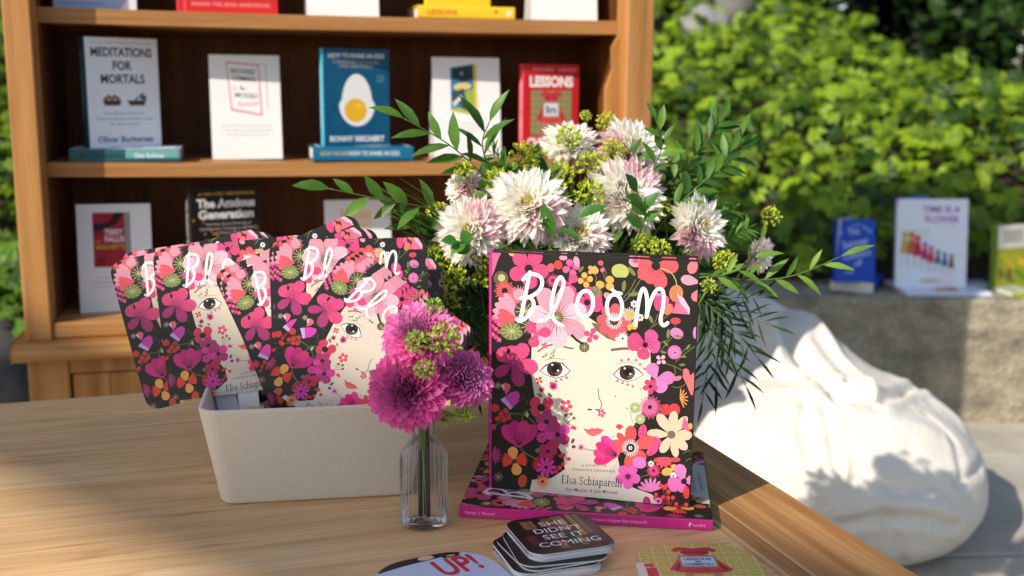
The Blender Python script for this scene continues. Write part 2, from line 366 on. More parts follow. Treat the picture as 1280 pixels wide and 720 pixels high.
def bloom_design():
    a = Art()
    a.poly([(600, 300), (890, 300), (890, 660), (600, 660)], DK)
    # face, neck and shoulders
    a.poly([(664, 600), (660, 618), (655, 640), (700, 650), (840, 650), (824, 631), (814, 619), (789, 610), (776, 596), (771, 573), (700, 560), (708, 585), (688, 598)], S(208, 202, 190))
    a.poly([(664, 436), (668, 424), (676, 408), (700, 396), (735, 398), (775, 425), (812, 436), (813, 470), (808, 502), (798, 523), (782, 545), (771, 573), (757, 596), (735, 606), (706, 600), (703, 570), (690, 548), (676, 520), (667, 494), (663, 465)], FA)
    a.poly([(738, 404), (748, 406), (764, 420), (770, 428), (758, 424), (744, 414)], S(120, 100, 84))
    a.stroke([(672, 440.5), (682, 434), (694, 432), (708, 435.5), (715, 436.5)], 2.0, S(110, 96, 84)); a.stroke([(764, 438), (776, 436.5), (788, 436.5), (798, 438.5)], 3.4, S(112, 98, 86))
    for ex, ey, fl in ((693.5, 461.5, 1), (784, 465.5, -1)):
        a.poly([(ex - 20 * fl, ey + 3.5), (ex - 13 * fl, ey - 4), (ex - 3 * fl, ey - 8.5), (ex + 9 * fl, ey - 7), (ex + 19 * fl, ey + 3), (ex + 12 * fl, ey + 9.5), (ex, ey + 12.5), (ex - 10 * fl, ey + 9)], S(70, 62, 56))
        a.poly([(ex - 18.5 * fl, ey + 3.4), (ex - 12 * fl, ey - 2.6), (ex - 3 * fl, ey - 7), (ex + 8 * fl, ey - 5.6), (ex + 17.5 * fl, ey + 3), (ex + 11 * fl, ey + 8.6), (ex, ey + 11.5), (ex - 10 * fl, ey + 8)], S(250, 250, 250))
        a.ell(ex - 1, ey + .8, 10, 9.4, S(54, 46, 40)); a.ell(ex + 3, ey + 4, 4.5, 4.2, S(108, 88, 66)); a.ell(ex, ey, 5.2, 5, S(26, 22, 20)); a.ell(ex - 4, ey - 4.5, 1.3, 1.3, WH, n=8); a.ell(ex + 3, ey + 2.5, 1.3, 1.3, WH, n=8)
        a.stroke([(ex - 14, ey - 9.5), (ex - 3, ey - 12.5), (ex + 12, ey - 11)], .7, S(150, 138, 120))
        for i in range(4): a.ell(ex - 6 * fl + i * 6.5 * fl, ey + 18 - i * 2.2, 1.6, 1.6, HP, n=8); a.stroke([(ex - 6 * fl + i * 6.5 * fl, ey + 17 - i * 2.2), (ex - 6 * fl + i * 6 * fl, ey + 13 - i * 1.6)], .4, OL, sub=1)
    for x, y in ((776, 451), (784.5, 450), (794, 450.5), (799, 456), (805, 461.5)): a.ell(x, y, 1.7, 1.7, HP, n=8)
    for p, c_ in (((690, 442), OL), ((693, 436.5), OL2), ((689, 447), BR), ((680, 446), BR)):
        a.stroke([(p[0] - 3, p[1] + 3), (p[0], p[1]), (p[0] + 3, p[1] - 4)], .6, OL); a.ell(p[0] + 2, p[1] - 1, 1.8, .8, c_, -.8, 8); a.ell(p[0] - 1.5, p[1] + 1, 1.8, .8, c_, .5, 8)
    a.stroke([cD(42, 500), cD(50, 570), cD(70, 620), cD(60, 665), cD(35, 672)], 1.0, S(80, 70, 60)); a.ell(736, 512.5, 3, 1.1, S(60, 52, 48)); a.ell(745, 512.8, 2.4, .9, S(60, 52, 48))
    a.poly([(728, 536), (734, 537.5), (739, 535.2), (742, 536.6), (745.5, 535.2), (754, 538), (748, 543.5), (740, 546), (733, 543)], S(222, 104, 110)); a.stroke([(728.5, 536.6), (736, 539), (742, 538.5), (753, 538.2)], .7, S(160, 60, 70))
    for x, y in ((768, 496), (765, 546), (799.5, 487), (783, 511)): a.ell(x, y, .9, .9, S(60, 50, 46), n=6)
    # hair flowers, top
    a.ell(*cA(225, 35), 8.4, 4, OR); a.poly([cA(20, 20), cA(105, 25), cA(75, 90), cA(40, 190), cA(20, 240)], PK)
    a.flower(*cA(335, 160), 25, 5, HP, DK, .2, .74, -1.05, 3, PU); a.ell(*cA(100, 245), 9, 9, BR); a.ell(*cA(105, 240), 4.5, 4.5, OL2)
    a.spiky(*cA(132, 350), 13.5, 22, CO, DK, .3, .17); a.spiky(*cA(225, 430), 17, 26, CO, None, .2, .12); a.spiky(*cA(255, 380), 12, 18, LP, None, .2, .1)
    a.half(*cA(250, 560), 33, math.pi * .98, math.pi * 1.32, 5, LP, None, .3); a.half(*cA(240, 590), 26, math.pi * .9, math.pi * 1.15, 4, CO, None, .3)
    for i in range(9): a.spiky(616 + (i % 3) * 4, 400 + i * 3.3, 4, 7, HP if i % 2 else PK, None, .2, .2)
    a.lotus(*cA(300, 520), 13, S(70, 66, 50), OL2, 11, .2); a.lotus(*cA(190, 690), 14.5, OL, OL2, 11, 0, 11); a.lotus(*cA(330, 640), 11, S(66, 62, 48), OL2, 9)
    a.ell(*cA(520, 150), 4.6, 5.6, CO, .3); a.ell(*cA(585, 125), 5, 5.6, S(246, 70, 70), -.3); a.spiky(*cA(540, 260), 9, 20, HP, PU, .3, .12)
    a.flower(*cA(695, 150), 11, 4, PK, PU, .22, .8, -.3, 2, PU); a.ell(*cA(740, 95), 3.8, 6.5, LP, -.2); a.ell(*cA(628, 65), 5, 3.2, LP)
    a.ell(*cA(780, 160), 1.8, 4.4, OL, .7); a.flower(*cA(875, 165), 6.4, 4, OR, DK, .3, .8, .8); a.flower(*cA(815, 250), 9.5, 4, OR, S(140, 84, 34), .28, .8, -.2, 2, S(150, 90, 40))
    a.flower(*cA(675, 285), 14, 3, HP, None, .2, .85, -.9); a.flower(*cA(830, 440), 20, 4, HP, DK, .2, .85, .3, 3, PU)
    # the big pink cosmos behind the title
    a.flower(*cA(575, 570), 41, 7, S(222, 150, 166), S(170, 150, 112), .17, .56, -1.2, 3, S(150, 80, 96), .92, PP)
    a.lotus(*cA(575, 570), 6.6, S(92, 80, 60), OL2, 12)
    # olive seed head, orange buds
    a.lotus(*cB(225, 165), 11, S(176, 186, 92), OL2, 9, .2, 9); a.rect(*cB(150, 215), *cB(300, 240), DK); a.ell(*cB(65, 100), 3.4, 3, CO); a.ell(*cB(80, 158), 2.6, 2.8, PK)
    for p in ((60, 275), (140, 235), (140, 290), (15, 160)): a.ell(*cB(*p), 5.2, 4.6, OR, .4)
    for p0, p1 in (((65, 110), (110, 200)), ((80, 170), (95, 300)), ((10, 180), (20, 260))): a.stroke([cB(*p0), cB((p0[0] + p1[0]) / 2 + 15, (p0[1] + p1[1]) / 2), cB(*p1)], .8, OL)
    a.ell(*cB(35, 340), 6, 9, S(120, 116, 80), -.4)
    for i in range(10): a.ell(cB(35, 340)[0] + 3.6 * math.sin(i * 2.4), cB(35, 340)[1] + 6 * math.cos(i * 1.7), .8, .8, OL2, n=6)
    a.ell(*cB(45, 400), 5, 7, HP); a.ell(*cB(120, 365), 5, 3.8, LP, .6)
    for p, r_ in (((255, 285), .1), ((335, 350), 1.4), ((320, 165), -.7), ((405, 190), .9)): a.ell(*cB(*p), 2.6, 7, OL, r_)
    for p0, p1 in (((250, 420), (420, 180)), ((250, 380), (350, 230)), ((270, 400), (370, 260))): a.stroke([cB(*p0), cB((p0[0] + p1[0]) / 2 + 8, (p0[1] + p1[1]) / 2 + 8), cB(*p1)], .9, OL)
    # coral poppy, top right
    a.ell(*cB(355, 85), 9.2, 7, LP); a.ell(*cB(352, 80), 4, 3, HP)
    for an, rr in ((.06, 29), (.98 * math.pi, 22), (1.95, 25), (1.3, 31), (2.5, 26)): a.petal(*cB(515, 110), an, rr, 19, CO)
    for i in range(14): a.stroke([cB(515 + 30 * math.cos(i * .24), 110 + 30 * math.sin(i * .24)), cB(515 + 95 * math.cos(i * .24), 110 + 95 * math.sin(i * .24))], .5, RD, sub=1)
    a.ell(*cB(518, 118), 5.6, 5.6, DK); a.stroke([cB(560, 135), cB(640, 170), cB(680, 230), cB(690, 290)], 1.1, OL2)
    for p, an, rr in (((850, 40), 1.9, 22), ((885, 250), math.pi * 1.06, 25), ((880, 300), 2.0, 17)): a.petal(*cB(*p), an, rr, 13, S(247, 120, 130) if rr != 25 else LP)
    a.ell(*cB(685, 340), 8.6, 10.5, S(240, 130, 84), .15); a.ell(*cB(620, 470), 5.6, 7.5, S(240, 120, 96), .5)
    for i in range(6): a.stroke([cB(640, 440 - i * 24), cB(665 + i * 4, 430 - i * 24), cB(690, 410 - i * 20)], .6, RD)
    a.poly([cB(690, 350), cB(745, 380), cB(795, 460), cB(795, 510), cB(700, 505), cB(650, 500), cB(680, 430)], S(247, 110, 140)); a.poly([cB(690, 345), cB(745, 375), cB(798, 460), cB(795, 515), cB(765, 470), cB(720, 420)], PP)
    a.ell(*cB(540, 415), 6, 10.5, HP); a.rect(*cB(505, 340), *cB(560, 365), LI); a.ell(*cB(600, 400), 4, 6, PK); a.ell(*cB(680, 565), 6.4, 4.2, S(240, 70, 80)); a.stroke([cB(680, 590), cB(672, 650)], .7, OL)
    # coral daisy below the title
    for i in range(8): a.petal(*cB(175, 570), i * .785 + .1, 22, 13, CO)
    for i in range(20): a.stroke([cB(175, 570), cB(175 + 66 * math.cos(i * .314), 570 + 66 * math.sin(i * .314))], .9, WH, sub=1)
    a.ell(*cB(175, 570), 5.6, 5.6, S(70, 64, 44)); a.spiky(*cB(300, 515), 9.4, 20, WH, OR, .62, .1); a.ell(*cB(340, 605), 4.5, 5, OR); a.ell(*cB(300, 620), 3, 4, OR)
    for p in ((340, 430), (388, 540)): a.flower(*cB(*p), 4.8, 7, WH, RD, .34, .5)
    a.ell(*cB(475, 550), 2.2, 6, OL, -.5); a.stroke([cB(470, 630), cB(510, 580), cB(530, 510)], .8, OL); a.stroke([cB(500, 610), cB(580, 550), cB(620, 515)], .8, OL)
    a.spiky(*cB(245, 712), 8.8, 26, WH, WH, .6, .07); a.ell(*cB(245, 712), 1.6, 1.6, DK, n=8)
    # rose by the right brow
    for an, rr, ww in ((math.pi * 1.08, 23, 24), (-.95, 21, 18), (.15, 19, 18), (1.75, 19, 17)): a.petal(*cD(430, 140), an, rr, ww, S(240, 74, 120) if an > 1.7 else S(243, 84, 140), tip=.6)
    for i in range(16): a.stroke([cD(430, 140), cD(430 + 75 * math.cos(i * .39), 140 + 75 * math.sin(i * .39))], .5, PU, sub=1)
    a.ell(*cD(430, 140), 3.6, 3.4, DK)
    a.ell(*cD(690, 45), 8.5, 6.6, LI, .4); a.ell(*cD(620, 50), 2.2, 6, OL, .1); a.ell(*cD(700, 68), 5.4, 2, OL, .1); a.ell(*cD(845, 40), 3.2, 7.5, LI)
    a.ell(*cD(672, 200), 8.7, 8.7, S(240, 110, 170)); a.ell(*cD(672, 200), 5.6, 5.6, LI); a.ell(*cD(675, 202), 1.4, 1.4, PU, n=8)
    for p0, p1 in (((545, 130), (630, 100)), ((560, 190), (650, 80)), ((680, 280), (840, 150)), ((720, 220), (790, 150)), ((590, 290), (740, 350)), ((680, 380), (670, 310))): a.stroke([cD(*p0), cD((p0[0] + p1[0]) / 2, (p0[1] + p1[1]) / 2 - 6), cD(*p1)], .8, OL)
    for p, r_ in (((745, 235), 0), ((785, 155), -.9), ((735, 302), -.1), ((600, 130), .8), ((580, 200), .2)): a.ell(*cD(*p), 4, 1.5, OL, r_)
    a.flower(*cD(560, 262), 7, 4, S(240, 170, 190), PU, .24, .7, .7)
    for an, rr in ((-1.95, 21), (-.1, 23), (1.0, 19)): a.petal(*cD(520, 420), an, rr, 17, LI if rr != 23 else S(238, 120, 190))
    for i in range(26): a.ell(cD(520, 420)[0] + 2 + (i * 3.7) % 15, cD(520, 420)[1] - 6 + (i * 5.3) % 12, .45, .45, PU, n=5)
    a.flower(*cD(472, 480), 10, 5, S(236, 70, 120), DK, .24, .72, .3); a.poly([cD(660, 370), cD(680, 400), cD(720, 390), cD(735, 405), cD(710, 430), cD(655, 435)], S(243, 120, 150))
    a.poly([cD(745, 340), cD(770, 330), cD(792, 350), cD(800, 390), cD(832, 365), cD(835, 470), cD(822, 555), cD(805, 545), cD(775, 470), cD(740, 400)], S(244, 112, 116)); a.stroke([cD(650, 480), cD(700, 490), cD(750, 470), cD(770, 430)], .8, OL)
    for i in range(7): a.stroke([cD(720, 580), cD(720 + 62 * math.cos(-1.5 + i * .43), 580 + 78 * math.sin(-1.5 + i * .43))], 1.5, S(240, 150, 80), sub=1)
    # right side, lower half
    a.spiky(*cD(468, 650), 15.5, 34, PK, DK, .18, .09); a.lotus(*cD(345, 655), 6.6, S(150, 160, 110), S(220, 226, 180), 10); a.lotus(*cG(305, 100), 6.4, S(150, 160, 110), S(220, 226, 180), 10); a.stroke([cG(240, 50), cG(255, 110), cG(285, 150)], .6, OL)
    a.ell(*cD(600, 670), 7, 6.6, S(246, 66, 76)); a.ell(*cD(670, 670), 7.2, 7.6, S(246, 66, 76))
    for an, rr, ww in ((-2.15, 31, 13), (-1.45, 30, 12), (-.85, 30, 11), (.03, 26, 14), (.75, 27, 12), (1.35, 29, 10), (2.1, 26, 12), (3.2, 31, 12)): a.petal(*cG(508, 200), an, rr, ww, S(248, 192, 164))
    a.ell(*cG(508, 200), 5.2, 5.2, S(112, 104, 92)); a.poly([cG(575, 150), cG(590, 80), cG(620, 130), cG(625, 185)], PK); a.ell(*cG(632, 145), 2.5, 4, OR)
    for p, r_ in (((320, 180), .2), ((400, 240), -1.2), ((385, 300), .9)): a.ell(*cG(*p), 5.2, 9, S(238, 78, 130), r_); a.stroke([cG(p[0] - 20, p[1] + 30), cG(*p), cG(p[0] + 12, p[1] - 34)], .6, RD)
    for an, rr, ww in ((-1.55, 28, 15), (-.35, 32, 17), (.75, 25, 16), (1.6, 28, 15), (3.25, 27, 18), (-2.3, 25, 9)): a.petal(*cG(242, 285), an, rr, ww, S(222, 88, 88) if an > -1 else S(216, 80, 84))
    a.ell(*cG(300, 380), 9, 7, S(238, 120, 190), .4)
    for i in range(24): a.stroke([cG(242, 285), cG(242 + 54 * math.cos(i * .262), 285 + 54 * math.sin(i * .262))], .7, WH, sub=1)
    a.ell(*cG(242, 285), 5.4, 5.4, BLK); a.flower(*cG(242, 285), 3, 6, WH, BLK, .3, .4); a.poly([cG(145, 150), cG(160, 130), cG(180, 135), cG(198, 150), cG(170, 170)], S(236, 70, 90))
    a.tulip(*cG(165, 335), 32, math.pi * 1.10, S(222, 50, 124), S(236, 70, 140), 4, .55, .42)
    a.spiky(*cG(392, 434), 9.6, 22, S(226, 70, 120), PU, .24, .12); a.spiky(*cG(375, 388), 4.8, 12, WH, PU, .3, .12); a.half(*cG(460, 345), 14, .4, 2.8, 6, S(243, 80, 96), None, .34); a.ell(*cG(535, 362), 6, 3, S(236, 74, 90)); a.ell(*cG(480, 440), 7, 5, OR, -.2); a.ell(*cG(525, 412), 4, 4, OR)
    a.flower(*cG(225, 470), 16, 5, S(226, 96, 176), PU, .22, .8, .3, 2, PU); a.half(*cG(375, 570), 18, math.pi * 1.12, math.pi * 1.85, 7, LI, None, .22); a.flower(*cG(522, 466), 4.6, 9, WH, DK, .25, .4)
    for an, rr, ww in ((-1.9, 23, 16), (-.2, 14, 12), (2.9, 21, 20), (1.9, 14, 12)): a.petal(*cG(590, 505), an, rr, ww, LI if an < 0 else S(226, 110, 180))
    a.ell(*cG(590, 503), 3.8, 3.8, DK); a.ell(*cG(605, 575), 4, 8, S(220, 60, 64))
    a.berries([cG(*p) for p in ((408, 588), (400, 612), (453, 605), (488, 610), (490, 570), (518, 608), (465, 545), (540, 650), (605, 655), (440, 530), (475, 530))], 2.6, S(226, 66, 74), S(150, 60, 60), cG(500, 680)); a.ell(*cG(424, 630), 4.6, 4.4, LI); a.ell(*cG(424, 630), 2, 2, PU); a.ell(*cG(348, 635), 5, 7, MG, -.2)
    for p in ((300, 480), (330, 500), (585, 320), (600, 370)): a.stroke([cG(*p), cG(p[0] + 30, p[1] - 14), cG(p[0] + 60, p[1] - 18)], .7, OL)
    # left side
    a.ell(*cC(470, 100), 8, 4.6, PP); a.flower(*cC(400, 60), 17, 3, HP, None, .2, .8, 1.9, 3, PU); a.ell(*cC(470, 45), 8, 5.2, HP); a.lotus(*cC(805, 170), 6.4, S(92, 80, 60), OL2, 8); a.stroke([cC(700, 70), cC(740, 110), cC(790, 140)], 3, DK)
    a.flower(*cC(465, 160), 4.2, 4, HP, None, .2, .8, .5); a.flower(*cC(865, 70), 9.6, 4, HP, RD, .15, .75, .4)
    for an, rr, ww in ((-2.4, 25, 20), (-.95, 29, 19), (.2, 31, 20), (1.25, 30, 17), (2.55, 27, 14), (-1.7, 22, 22)): a.petal(*cC(200, 310), an, rr, ww, HP if an < 1 else MG)
    for i in range(20): a.stroke([cC(200 + 18 * math.cos(i * .314), 310 + 18 * math.sin(i * .314)), cC(200 + 80 * math.cos(i * .314), 310 + 80 * math.sin(i * .314))], .5, PU, sub=1)
    a.ell(*cC(160, 205), 2, 4, DK); a.spiky(*cC(70, 500), 5, 14, S(150, 140, 124), None, .2, .12)
    a.poly([cC(95, 500), cC(130, 475), cC(165, 485), cC(178, 510), cC(160, 550), cC(130, 575), cC(128, 530)], S(232, 96, 130)); a.poly([cC(95, 500), cC(118, 485), cC(130, 530), cC(122, 545)], PP)
    a.poly([cC(90, 620), cC(180, 555), cC(235, 545), cC(258, 580), cC(240, 640), cC(175, 705)], S(206, 70, 170)); a.poly([cC(90, 620), cC(125, 595), cC(190, 680), cC(175, 705)], LV); a.stroke([cC(190, 505), cC(250, 492), cC(320, 515)], .7, BR)
    for p in ((250, 640), (285, 620), (310, 660)): a.stroke([cC(*p), cC(p[0] + 10, p[1] - 22), cC(p[0] - 6, p[1] - 34)], .8, BR)
    a.flower(*cC(417, 455), 5, 4, RD, OR, .25, .7, .5); a.spiky(*cC(540, 503), 6.6, 18, S(180, 40, 100), PU, .3, .14); a.flower(*cC(440, 535), 4, 6, S(170, 40, 70), DK, .3, .6); a.flower(*cC(650, 670), 8, 5, S(224, 84, 100), WH, .24, .7, .2); a.ell(*cC(425, 580), 4, 2, OL, .6); a.ell(*cC(515, 580), 3, 1.4, OL, .8)
    a.ell(*cC(45, 690), 5, 5, RD); a.berries([cE(*p) for p in ((40, 45), (95, 95), (135, 60), (65, 130), (160, 120), (120, 140), (30, 200))], 3.4, S(206, 56, 56), BR, cE(180, 90))
    for an, rr in ((-2.4, 16), (-.6, 17), (.7, 14), (2.5, 14)): a.petal(*cE(435, 35), an, rr, 15, S(206, 62, 96))
    a.ell(*cE(435, 35), 5, 4.6, DK); a.stroke([cE(270, 150), cE(290, 80), cE(350, 50), cE(410, 60)], .9, OL); a.stroke([cE(170, 85), cE(280, 95), cE(340, 130), cE(400, 190)], .9, OL); a.ell(*cE(315, 95), 2, 3.4, OL2)
    for i, (x, y) in enumerate(((575, 265), (480, 155))):
        for k in range(5): a.petal(*cE(x, y), k * 1.257 + i * .4 - .6, 17 - i * 3, 14 - i * 2, MG if (k + i) % 3 else S(222, 60, 150))
        a.ell(*cE(x, y), 3.2, 3, DK)
    a.flower(*cE(440, 290), 7, 9, S(206, 66, 140), MG, .3, .5); a.ell(*cE(525, 370), 7, 6, S(190, 50, 50)); a.flower(*cE(490, 410), 12, 5, S(180, 44, 90), DK, .2, .8); a.ell(*cE(395, 510), 4.5, 8, S(176, 46, 46), .2)
    a.tulip(*cE(250, 375), 34, -math.pi / 2, S(208, 52, 124), S(190, 44, 120), 4, .62, .5); a.stroke([cE(260, 385), cE(310, 430), cE(385, 470)], 1.2, OL)
    for an, cc in ((-1.75, OR), (1.35, OR)): a.petal(*cE(208, 490), an, 18, 13, cc)
    for an in (-.2, math.pi + .1): a.half(*cE(208, 490), 16, an - .55, an + .55, 6, S(226, 72, 56), None, .2)
    a.ell(*cE(208, 492), 3, 3, S(60, 60, 64)); a.flower(*cE(475, 545), 13, 9, S(214, 62, 160), DK, .18, .34); a.berries([cE(*p) for p in ((620, 520), (672, 475), (590, 550), (600, 448), (625, 440), (560, 580))], 2.6, S(214, 60, 70))
    a.spiky(*cE(445, 668), 9.6, 14, S(232, 140, 90), PU, .22, .2); a.lotus(*cE(70, 625), 6, S(70, 58, 48), S(186, 170, 150), 8); a.half(*cE(20, 440), 12, -1.2, 1.2, 7, MG, None, .2); a.ell(*cE(275, 660), 5.6, 8, S(196, 80, 56), .2)
    a.ell(*cE(405, 400), 3, 3, S(120, 112, 104)); a.flower(*cE(775, 375), 4.6, 7, LI, PU, .36, .5); a.stroke([cE(800, 385), cE(870, 400), cE(912, 392)], .8, OL)
    for p0, p1 in (((690, 90), (640, 160)), ((715, 125), (650, 175)), ((645, 100), (630, 140))): a.stroke([cE(*p0), cE(*p1)], .7, BR, sub=1); a.ell(*cE(*p0), 2, 2, BR)
    a.poly([cE(680, 215), cE(705, 180), cE(720, 195), cE(742, 205), cE(725, 228)], S(234, 62, 110)); a.ell(*cE(705, 320), 2, 3.4, S(110, 60, 84), .5); a.ell(*cE(712, 370), 2.6, 2.2, S(110, 60, 84))
    a.flower(*cD(70, 700), 5.4, 5, HP, WH, .2, .7)
    a.ell(*cE(290, 755), 8, 3.6, OL); a.ell(670, 625, 10, 5, MG)
    a.text('A STORY OF', 741, 584.0, 2.9, S(96, 90, 84), width=32); a.text('FASHION DESIGNER', 741, 590.0, 2.9, S(96, 90, 84), width=54, rot=.05)
    serif(a, 'Elsa Schiaparelli', 700.5, 594.6, 77, 9.6, S(50, 46, 46), .072)
    a.text('Kyo Maclear & Julie Morstad', 738, 616.2, 4.2, S(70, 64, 62), width=65, rot=.07, bold=.004)
    return a
def serif(a, txt, x, y, width, cap, col, rot):
    """a book face: plain letters with small slab ends added to the stems"""
    def arc(cx_, cy_, rx, ry, a0, a1, n=8): return [(cx_ + rx * math.cos(R(a0 + (a1 - a0) * i / n)), cy_ + ry * math.sin(R(a0 + (a1 - a0) * i / n))) for i in range(n + 1)]
    st = lambda x_, y0_, y1_: ([(x_, y0_), (x_, y1_)], .12)
    sf = lambda x_, y_, w_=.12: ([(x_ - w_, y_), (x_ + w_, y_)], .05)
    G = {'E': (.60, [st(.14, 0, .69), ([(.05, .67), (.5, .67), (.5, .56)], .05), ([(.14, .35), (.4, .35)], .05), ([(.05, .02), (.52, .02), (.54, .15)], .05)]),
         'S': (.56, [(arc(.26, .51, .16, .155, 20, 180, 6) + arc(.26, .51, .16, .155, 190, 270, 3)[1:] + [(.34, .31)] + arc(.26, .18, .18, .17, 40, -70, 5) + arc(.26, .18, .18, .17, -90, -170, 4), .085), ([(.43, .5), (.43, .66)], .04)]),
         'l': (.29, [st(.14, 0, .74), sf(.14, .02), ([(.03, .72), (.14, .73)], .05)]), 'i': (.29, [st(.14, 0, .45), sf(.14, .02), ([(.03, .44), (.14, .45)], .05), (arc(.13, .63, .03, .03, 0, 330, 6), .07)]),
         's': (.40, [(arc(.19, .345, .11, .105, 30, 270, 7) + arc(.19, .125, .125, .11, 80, -150, 7), .07)]), 'a': (.47, [(arc(.2, .32, .13, .13, 160, 20, 5) + [(.33, .2), (.34, .06), (.42, .02)], .085), (arc(.19, .12, .13, .115, 60, 330, 8), .075)]),
         'c': (.43, [(arc(.24, .225, .17, .215, 45, 320, 10), .085)]), 'h': (.54, [st(.13, 0, .74), sf(.13, .02), ([(.03, .72), (.13, .73)], .05), ([(.13, .33), (.25, .44), (.35, .42), (.4, .3), (.4, 0)], .09), sf(.4, .02)]),
         'p': (.53, [st(.13, -.22, .44), sf(.13, -.2), ([(.03, .43), (.13, .44)], .05), (arc(.27, .225, .18, .21, 150, -150, 12), .085)]), 'r': (.38, [st(.13, 0, .45), sf(.13, .02), ([(.03, .44), (.13, .45)], .05), ([(.13, .3), (.22, .42), (.34, .42)], .09)]), 'e': (.45, [([(.08, .26), (.4, .27)], .05), (arc(.24, .225, .17, .215, 12, 320, 11), .08)]), ' ': (.26, [])}
    tot = sum(G[q][0] for q in txt); k = width / tot; ky = cap / .69; u = 0.; c, q_ = math.cos(rot), math.sin(rot)
    for ch in txt:
        for pts, wd in G[ch][1]:
            P = [(x + (u + px_) * k * c - (-(py_ * ky) + cap) * q_, y + (u + px_) * k * q_ + (-(py_ * ky) + cap) * c) for px_, py_ in pts]; a.stroke(P, wd * (k + ky) * .41, col, sub=3)
        u += G[ch][0]
def bloom_title():
    a = Art(); k = 4.7
    a.stroke([cA(345, 190), cA(325, 290), cA(298, 420), cA(262, 605)], k, WH)
    a.stroke([cA(288, 252), cA(330, 212), cA(390, 208), cA(440, 238), cA(447, 295), cA(415, 352), cA(345, 398), cA(272, 408)], k, WH)
    a.stroke([cA(340, 398), cA(374, 440), cA(368, 505), cA(325, 562), cA(262, 603), cA(232, 588)], k, WH)
    a.stroke([cA(420, 602), cA(495, 575), cA(555, 490), cA(610, 360), cA(630, 275), cA(606, 228), cA(568, 275), cA(540, 380), cA(524, 480), cA(542, 575), cA(582, 622), cA(622, 638)], k, WH)
    a.stroke([(cA(812, 452)[0] + 10 * math.cos(t) + 1.2 * math.sin(-t), cA(812, 452)[1] + 16 * math.sin(t)) for t in [i * .628 for i in range(10)]], k, WH, True)
    a.stroke([(cB(178, 455)[0] + 9.6 * math.cos(t), cB(178, 455)[1] + 15.5 * math.sin(t)) for t in [i * .628 for i in range(10)]], k, WH, True); a.stroke([cB(160, 315), cB(190, 338), cB(232, 345)], k * .9, WH)
    a.stroke([cB(350, 598), cB(365, 480), cB(388, 355), cB(415, 303), cB(440, 350), cB(447, 450), cB(440, 535)], k, WH)
    a.stroke([cB(440, 535), cB(468, 425), cB(508, 335), cB(550, 303), cB(580, 340), cB(576, 450), cB(556, 555), cB(578, 602), cB(615, 582)], k, WH)
    return a
DESIGN = bloom_design(); TITLE = bloom_title()

# ================================================================ the setting
def grid_sheet(name, x0, x1, y0, y1, nx, ny, zf, mats, kind='structure'):
    vs = []; fs = []
    for j in range(ny + 1):
        for i in range(nx + 1):
            x = x0 + (x1 - x0) * i / nx; y = y0 + (y1 - y0) * j / ny; vs.append((x, y, zf(x, y)))
    for j in range(ny):
        for i in range(nx): k = j * (nx + 1) + i; fs.append((k, k + 1, k + nx + 2, k + nx + 1))
    mb = MB(); mb.add(vs, fs, (.2, .2, .2), 0, True); return tag(mb.build(name, mats), kind=kind)
grid_sheet('ground', -40, 40, -30, 60, 20, 20, lambda x, y: -.045, [M_soil])
# paving slabs round the table, each course its own joint line
pv = MB(); random.seed(3)
yy = -2.6
for row in range(9):
    x = -4.4 + (row % 2) * .45
    while x < 5.0:
        wd = random.choice([.9, 1.1, .75]); pv.box((x + .006, yy + .006, -.05), (x + wd - .006, yy + .712, random.uniform(-.003, .003)), (.4, .4, .4)); x += wd
    yy += .718
tag(pv.build('pavement', [M_pave], bevel=.006, M=Matrix.Rotation(R(4), 4, 'Z')), kind='structure')
def hill(x, y):
    t = max(0., y - 3.95); h = .36 + .40 * t - .018 * t * t
    return h + .10 * noise.noise(Vector((x * .9, y * .9, 3))) - .28 * max(0, min(1, (x - 1.6) / 1.2)) * max(0, t - 1.3) * 1.15
grid_sheet('hillside', -14, 16, 3.93, 16, 60, 40, lambda x, y: hill(x, y), [M_soil])

# stone wall: rough blocks, each a thing
def stone_block(x0, x1, y0, y1, z1, seed, label):
    bm = bmesh.new(); bmesh.ops.create_cube(bm, size=1)
    bmesh.ops.subdivide_edges(bm, edges=bm.edges[:], cuts=22, use_grid_fill=True)
    for v in bm.verts:
        p = Vector((x0 + (v.co.x + .5) * (x1 - x0), y0 + (v.co.y + .5) * (y1 - y0), -.04 + (v.co.z + .5) * (z1 + .04)))
        n = Vector((noise.noise(p * 5 + Vector((seed, 0, 0))), noise.noise(p * 5 + Vector((0, seed, 9))), noise.noise(p * 4 + Vector((7, 0, seed)))))
        top = p.z > z1 - .01
        p += Vector((n.x * .012, n.y * .022 * (0.3 if top else 1), n.z * (.004 if top else .01)))
        v.co = p
    me = bpy.data.meshes.new('stone_block'); bm.to_mesh(me); bm.free(); me.materials.append(M_stone)
    for p in me.polygons: p.use_smooth = True
    o = bpy.data.objects.new('stone_block', me); sc.collection.objects.link(o); tag(o, label, 'stone block', 'stone blocks of the low wall')
    md = o.modifiers.new('bevel', 'BEVEL'); md.width = .012; md.segments = 2
    return o
WT = .425
stone_block(.62, 3.3, 3.6, 3.98, WT, 2.0, 'long rough stone wall block carrying the white picture book')
stone_block(-.90, .61, 3.6, 3.98, WT, 5.0, 'rough stone wall block half hidden behind the wooden bookshelf')

